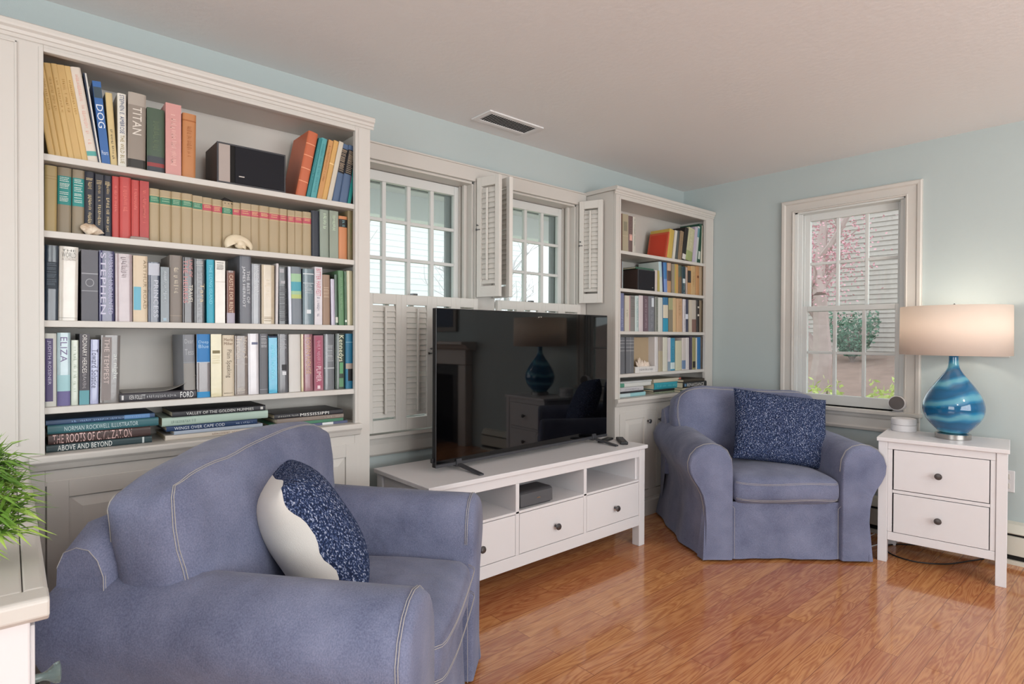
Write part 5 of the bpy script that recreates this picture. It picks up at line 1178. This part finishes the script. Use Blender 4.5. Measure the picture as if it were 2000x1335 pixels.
def make_book(w, h, d, col, decor, seed=0, rounded=True, jacket=False):
    """upright book: x 0..w along the shelf, spine at y=0, z 0..h"""
    rnd = random.Random(seed); b = min(.0045, w*.14) if rounded and w > .012 else 0; t = .0022 if w > .01 else w*.12
    def ys(x): return b*min(1, abs((x-w/2)/(w/2))**5)
    n = 14
    outer = [(0, d)]+[(w*k/n, ys(w*k/n)) for k in range(n+1)]+[(w, d)]
    inner = [(w-t, d)]+[(w-t-(w-2*t)*k/n, ys(w-t-(w-2*t)*k/n)+t) for k in range(n+1)]+[(t, d)]
    mb = MB(); poly = outer+inner; m = len(poly)
    vs = [(x, y, 0) for x, y in poly]+[(x, y, h) for x, y in poly]; fs = []
    for i in range(m): j = (i+1) % m; fs.append((i, j, m+j, m+i))
    no = len(outer)
    for i in range(no-1):                     # caps as quads between outer and inner lines
        a, b2 = i, i+1; c2, d2 = m-1-i, m-2-i
        fs.append((a, c2, d2, b2)); fs.append((m+a, m+b2, m+d2, m+c2))
    mb.add(vs, fs)
    o = mb.build('book', bookmat(col, jacket), smooth=True, ang=30)
    MB().box(t, w-t, b+t+.0005, d-.004, .003, h-.0035).build('pages', PAGES, o)
    groups = {}
    def G(c, nm): return groups.setdefault((c, nm), MB())
    def strip(mb, x0, x1, z0, z1, off):
        k = max(2, int((x1-x0)/(w/14)+.5)) if b > .001 else 1
        vs = []
        for i in range(k+1):
            x = x0+(x1-x0)*i/k; vs += [(x, ys(x)-off, z0), (x, ys(x)-off, z1)]
        mb.add(vs, [(2*i, 2*i+2, 2*i+3, 2*i+1) for i in range(k)])
    lay = 0
    for de in decor:
        k = de[0]
        if k == 'band': lay += 1; strip(G(de[3], 'label_band'), .0004, w-.0004, de[1]*h, de[2]*h, .0003+.0001*lay)
        elif k == 'band2':
            lay += 1; cx_ = w/2+de[4]*w; hw_ = w*de[5]/2; strip(G(de[3], 'label_band'), max(.0006, cx_-hw_), min(w-.0006, cx_+hw_), de[1]*h, de[2]*h, .0003+.0001*lay)
        elif k == 'side':
            G(de[3], 'cover_panel').add([(-.0006, .014, de[1]*h), (-.0006, d-.014, de[1]*h), (-.0006, d-.014, de[2]*h), (-.0006, .014, de[2]*h)], [(0, 1, 2, 3)])
        elif k == 'ring':
            mb2 = G(de[3], 'emblem'); r = de[2]*w; zc = de[1]*h; vs = []
            for i in range(24):
                a = 2*math.pi*i/24
                for rr in (r, r*.82): x = w/2+rr*math.cos(a); vs.append((x, ys(x)-.0009, zc+rr*1.15*math.sin(a)))
            mb2.add(vs, [(2*i, 2*((i+1) % 24), 2*((i+1) % 24)+1, 2*i+1) for i in range(24)])
        elif k == 't':
            s, z0, z1, c, wf = de[1:6]; off = (de[6] if len(de) > 6 else 0)*w; vv, ff = text_verts(s)
            hw_ = w*wf; out_ = []
            for (tx, ty) in vv:
                x = w/2+off+(ty-.5)*hw_; out_.append((x, ys(min(w, max(0, x)))-.0011, z1*h-tx*(z1-z0)*h))
            G((c, len(groups)), 'title_lettering').add(out_, ff)
        elif k == 'h':
            s, z0, z1, c = de[1:5]; vv, ff = text_verts(s); hw_ = w*.74; out_ = []
            for (tx, ty) in vv: x = w/2+(tx-.5)*hw_; out_.append((x, ys(x)-.0011, z0*h+ty*(z1-z0)*h))
            G((c, len(groups)), 'title_word').add(out_, ff)
        elif k == 'g':
            z = de[2]*h; mb2 = G((de[3], len(groups)), 'title_lettering'); hw_ = w*.2; 
            while z > de[1]*h:
                l = rnd.uniform(.002, .0055)
                if rnd.random() < .85:
                    u0 = w/2-hw_*rnd.uniform(.4, 1); u1 = w/2+hw_*rnd.uniform(.4, 1)
                    strip(mb2, u0, u1, z-l*.45, z, .0011)
                    if rnd.random() < .6: strip(mb2, u0, u0+(u1-u0)*.22, z-l, z, .0011)
                z -= l+.0012
        elif k == 'gh':
            z = de[2]*h; mb2 = G((de[3], len(groups)), 'title_lettering')
            while z > de[1]*h+.002:
                x = w*.16; e = w*rnd.uniform(.7, .86)
                while x < e:
                    l = rnd.uniform(.0015, .004); strip(mb2, x, min(e, x+l), z-.0022, z, .0011); x += l+.0008
                z -= rnd.choice((.0045, .0055, .008))
    for (c, nm), mb2 in groups.items(): mb2.build(nm, inkmat(c if isinstance(c, str) else c[0]), o)
    return o
BC = {'L': 'tall bookcase', 'R': 'small corner bookcase'}
seed = 0
for side, idx, place, ysp, lst in BOOK_ROWS:
    zs = (SHL if side == 'L' else SHR)[idx]
    for (x0, x1, h, lean, col, look, dec) in lst:
        seed += 1; rr = random.Random(seed); d = min(.185, .16+.02*rr.random()) if h > .17 else .12
        o = make_book(x1-x0, h, d, col, dec, seed, rounded=(seed % 5 != 0), jacket=(side == 'L' and idx in (2, 3) and seed % 3 != 0))
        a = R(lean)
        if lean < 0: o.location = (x0, ysp+rr.uniform(0, .004), zs)
        else:        # pivot on the lower right corner
            w_ = x1-x0; o.location = (x1-w_*math.cos(a), ysp+rr.uniform(0, .004), zs+w_*math.sin(a))
        o.rotation_euler = (0, a, 0)
        tag(o, look+', '+place, 'book', 'books on the '+place)
for k, (side, z0, ysp, lst) in enumerate(STACKS):
    z = z0
    for (x0, x1, th, col, look, dec) in lst:
        seed += 1; d = .185
        o = make_book(th-.0006, x1-x0, d, col, dec, seed, rounded=(th > .012))
        # lying: spine forward, head to the left
        o.rotation_euler = (0, R(-90), 0); o.location = (x1, ysp+.002*(seed % 3), z)
        tag(o, look+', '+BC[side], 'book', 'flat books on the lowest shelf, '+BC[side])
        z += th

# other things on the shelves
def speaker(x, y, z, w_, h, d, label, left_panel):
    t = thing('speaker', (x, y, z), 0, label, 'speaker', None)
    MB().box(0, w_, .004, d, 0, h).build('cabinet', mat('walnut_vinyl', '3a2c28', .45, var=.15, vscale=30), t, bevel=.003)
    MB().frame(0, w_, 0, h, 0, .006, .006).build('front_frame', GREYP, t, bevel=.001)
    gx = w_*.25 if left_panel else .006
    MB().box(gx, w_-.006, -.003, .006, .006, h-.006).build('grille', mat('speaker_cloth', '1c1c22', .9, bump=.3, bscale=900), t, bevel=.002)
    if left_panel:
        MB().box(.006, w_*.18, .001, .006, .006, h-.006).build('side_baffle', mat('grey_baffle', 'a89c96', .7, bump=.1), t)
        MB().box(w_*.18, gx, .003, .007, .006, h-.006).build('gap_strip', GAPSHADE, t)  # dark strip paints the shaded gap beside the grille
        MB().box(gx+.012, gx+.032, -.0042, -.003, .030, .034).build('badge', CHROME, t)
    else: MB().box(w_-.04, w_-.025, -.0042, -.003, .022, .026).build('badge', CHROME, t)
speaker(.578, 2.312, SHL[0], .249, .149, .165, 'black bookshelf speaker with walnut sides on the top shelf, tall bookcase', True)
speaker(3.143, 2.335, SHR[1], .188, .142, .12, 'small dark bookshelf speaker on the second shelf, small corner bookcase', False)
o = make_book(.014, .09, .13, 'b98f56', [], 901); o.rotation_euler = (0, R(-90), 0); o.location = (.572, 2.40, SHL[0]); tag(o, 'small tan book lying flat just left of the black speaker, top shelf', 'book')
o = MB().box(0, .004, 0, .13, 0, .15).build('book', bookmat('7a2a30'), loc=(1.114, 2.34, SHL[0])); tag(o, 'sliver of dark red book against the right frame, top shelf, tall bookcase', 'book')
# row four: black flat book with a curling jacket
o = make_book(.030, .232, .16, '38363c', [('t', 'KEN FOLLETT', .68, .88, 'c9c8c8', .5), ('g', .27, .66, 'a4a3a6'), ('t', 'FORD', .04, .22, 'dcdcdc', .7), ('band2', .95, .975, 'c9c8c8', 0, .5)], 902); o.rotation_euler = (0, R(-90), 0); o.location = (.513, 2.333, SHL[3]); tag(o, 'black flat book with white lettering and curling cover in the shelf gap', 'book')
c = MB(); c.grid(lambda u, v: Vector((-.0005-.0+.0-(.030+.001+(.052*max(0, (u-.55)/.45)**2.2)*(1-.75*v)), .004+v*.15, .002+u*.225)) if False else Vector((.030+.0015+.052*max(0, (1-u-.5)/.5)**2.0*(1-.8*v), .004+v*.15, u*.225)), 24, 6)
q = c.build('curled_cover', mat('jacket_grey', '7d7b76', .4, var=.03), o, smooth=True); sm = q.modifiers.new('t', 'SOLIDIFY'); sm.thickness = .0012
# shells and small finds
def shell_nodes(nt, b, N, L):
    tc = N('ShaderNodeTexCoord'); wv = N('ShaderNodeTexNoise'); wv.inputs['Scale'].default_value = 45; L(tc.outputs['Object'], wv.inputs['Vector'])
    rp = N('ShaderNodeValToRGB'); e = rp.color_ramp.elements; e[0].position = .38; e[0].color = rgb('b89f86'); e[1].position = .6; e[1].color = rgb('ded2c0')
    L(wv.outputs['Fac'], rp.inputs[0]); L(rp.outputs[0], b.inputs['Base Color'])
SHELL = mat('shell_speckled', 'd9ccb8', .5, build=shell_nodes); PEARL = mat('nautilus_cream', 'ddcfb4', .35, var=.12, vscale=30, coat=.2)
def nautilus():
    c = MB(); pts = []; rad = []
    for k in range(40):
        u = k/39; a = R(205-215*u); pts.append((.033*math.cos(a)+.004*u, 0, .026+.021*math.sin(a)-.012*u)); rad.append(.027*(1-u)**.7+.0015)
    c.tube(pts, rad, 18)
    pts = []; rad = []
    for k in range(24):
        u = k/23; a = R(-30+230*u); pts.append((-.006+.012*math.cos(a)*(1-u*.3), -.006, .017+.010*math.sin(a))); rad.append(.013*(1-u*.5))
    c.tube(pts, rad, 10)
    c.lathe([(.002, -.020), (.016, -.015), (.024, 0), (.016, .015), (.002, .020)], 16, T(-.004, 0, .026)); return c
c = nautilus()
o = c.build('nautilus_shell', PEARL, smooth=True, ang=80, loc=(.664, 2.332, SHL[1]+.028), rot=(0, R(6), 0)); o.scale = (1.0, .72, 1.0); tag(o, 'cream nautilus shell in front of the beige volumes, second shelf, tall bookcase', 'shell')
zz = min((o.matrix_basis @ v.co).z for v in o.data.vertices); o.location.z += SHL[1]-zz+.0002
c = MB(); n = 26; vs = []
prof = []
for k in range(24):
    u = k/23; r = .021*math.sin(math.pi*min(1, u*1.0+.02))**.7*(1-.45*u); prof.append((max(.001, r), u*.066))
vs = []; fs = []
for j, (r, z) in enumerate(prof):
    for i in range(n):
        a = 2*math.pi*i/n; sp = 1+.22*max(0, math.sin(3*a+z*260))**3; vs.append((z-.033, r*sp*math.cos(a)*.7, r*sp*math.sin(a)+.0))
for j in range(len(prof)-1):
    for i in range(n): fs.append((j*n+i, j*n+(i+1) % n, (j+1)*n+(i+1) % n, (j+1)*n+i))
c.add(vs, fs+[tuple(range(n)), tuple((len(prof)-1)*n+i for i in range(n))])
o = c.build('conch_shell', SHELL, smooth=True, loc=(.208, 2.331, SHL[1]+.017), rot=(0, R(12), R(8))); tag(o, 'knobbly speckled conch shell before the black volumes, second shelf, tall bookcase', 'shell')
zz = min((o.matrix_basis @ v.co).z for v in o.data.vertices); o.location.z += SHL[1]-zz+.0002
mb, f = cushion_mb(.055, .024, .011, .005, crown=.001, n=8, wr=.001); o = mb.build('flat_pebble', mat('grey_pebble', '9a8c86', .7, var=.15, vscale=60), smooth=True, merge=True, loc=(.338, 2.326, SHL[1]), ang=80); tag(o, 'flat grey pebble in front of the red books, second shelf, tall bookcase', 'pebble')
c = MB(); c.tube([(-.02, 0, .006), (-.008, .004, .012), (.006, -.002, .009), (.02, .002, .004)], [.003, .005, .005, .002], 8)
for k in range(6): c.tube([(-.012+.006*k, 0, .008), (-.012+.006*k+.004, -.014*(-1)**k, .002)], .0012, 5)
o = c.build('beetle_ornament', BLACKP, smooth=True, loc=(.625, 2.366, SHL[1]+.179), rot=(R(40), 0, 0)); tag(o, 'small black many-legged ornament on top of the beige volumes, second shelf', 'ornament')
# small bookcase extras
t = tag(MB().box(0, .225, 0, .10, 0, .236).build('storage_box', mat('tan_box', 'a8957a', .7, var=.05), None, bevel=.002, loc=(3.135, 2.395, SHR[3]), rot=(0, 0, 0)), 'tall plain tan box standing behind the white coral, fourth shelf, small bookcase', 'box')
o = make_book(.040, .228, .055, 'd2cfcb', [('g', .15, .8, '8c8f98'), ('band', .2, .205, '9a9aa0'), ('band', .78, .785, '9a9aa0')], 903, rounded=False); o.rotation_euler = (0, R(-90), 0); o.location = (3.342, 2.333, SHR[3]); tag(o, 'white flat book under the coral, fourth shelf, small corner bookcase', 'book')
rnd = random.Random(5); c = MB()
for k in range(34):
    bx_ = rnd.uniform(-.07, .07); hgt = .062*(1-abs(bx_+.03)/.13)*rnd.uniform(.5, 1); by = rnd.uniform(-.012, .012)
    c.tube([(bx_*.7, by, .0), (bx_, by*1.2, hgt*.55), (bx_*1.12+rnd.uniform(-.008, .008), by*1.3, max(.008, hgt))], [.009, .007, .0015], 7)
o = c.build('coral', mat('white_coral', 'dccdbf', .7, var=.1, vscale=60, bump=.6, bscale=300), smooth=True, loc=(3.232, 2.362, SHR[3]+.040)); tag(o, 'white pointed coral on the white flat book, fourth shelf, small bookcase', 'coral')
o = make_book(.012, .20, .17, '2f5f48', [], 904); o.rotation_euler = (0, R(-90), 0); o.location = (3.332, 2.34, SHR[1]+.170)
o.location = (3.330, 2.345, SHR[1]+.1425); tag(o, 'green book lying flat on top of the small dark speaker', 'book')
for k, (x, w_, h, col, lb) in enumerate(((2.962, .010, .19, '6a4a44', 'thin brown book upright left of the small dark speaker'), (2.975, .012, .175, '8f979c', 'thin grey book upright left of the small dark speaker'))):
    o = make_book(w_, h, .16, col, [], 910+k, rounded=False); o.location = (x, 2.338, SHR[1]); tag(o, lb, 'book')
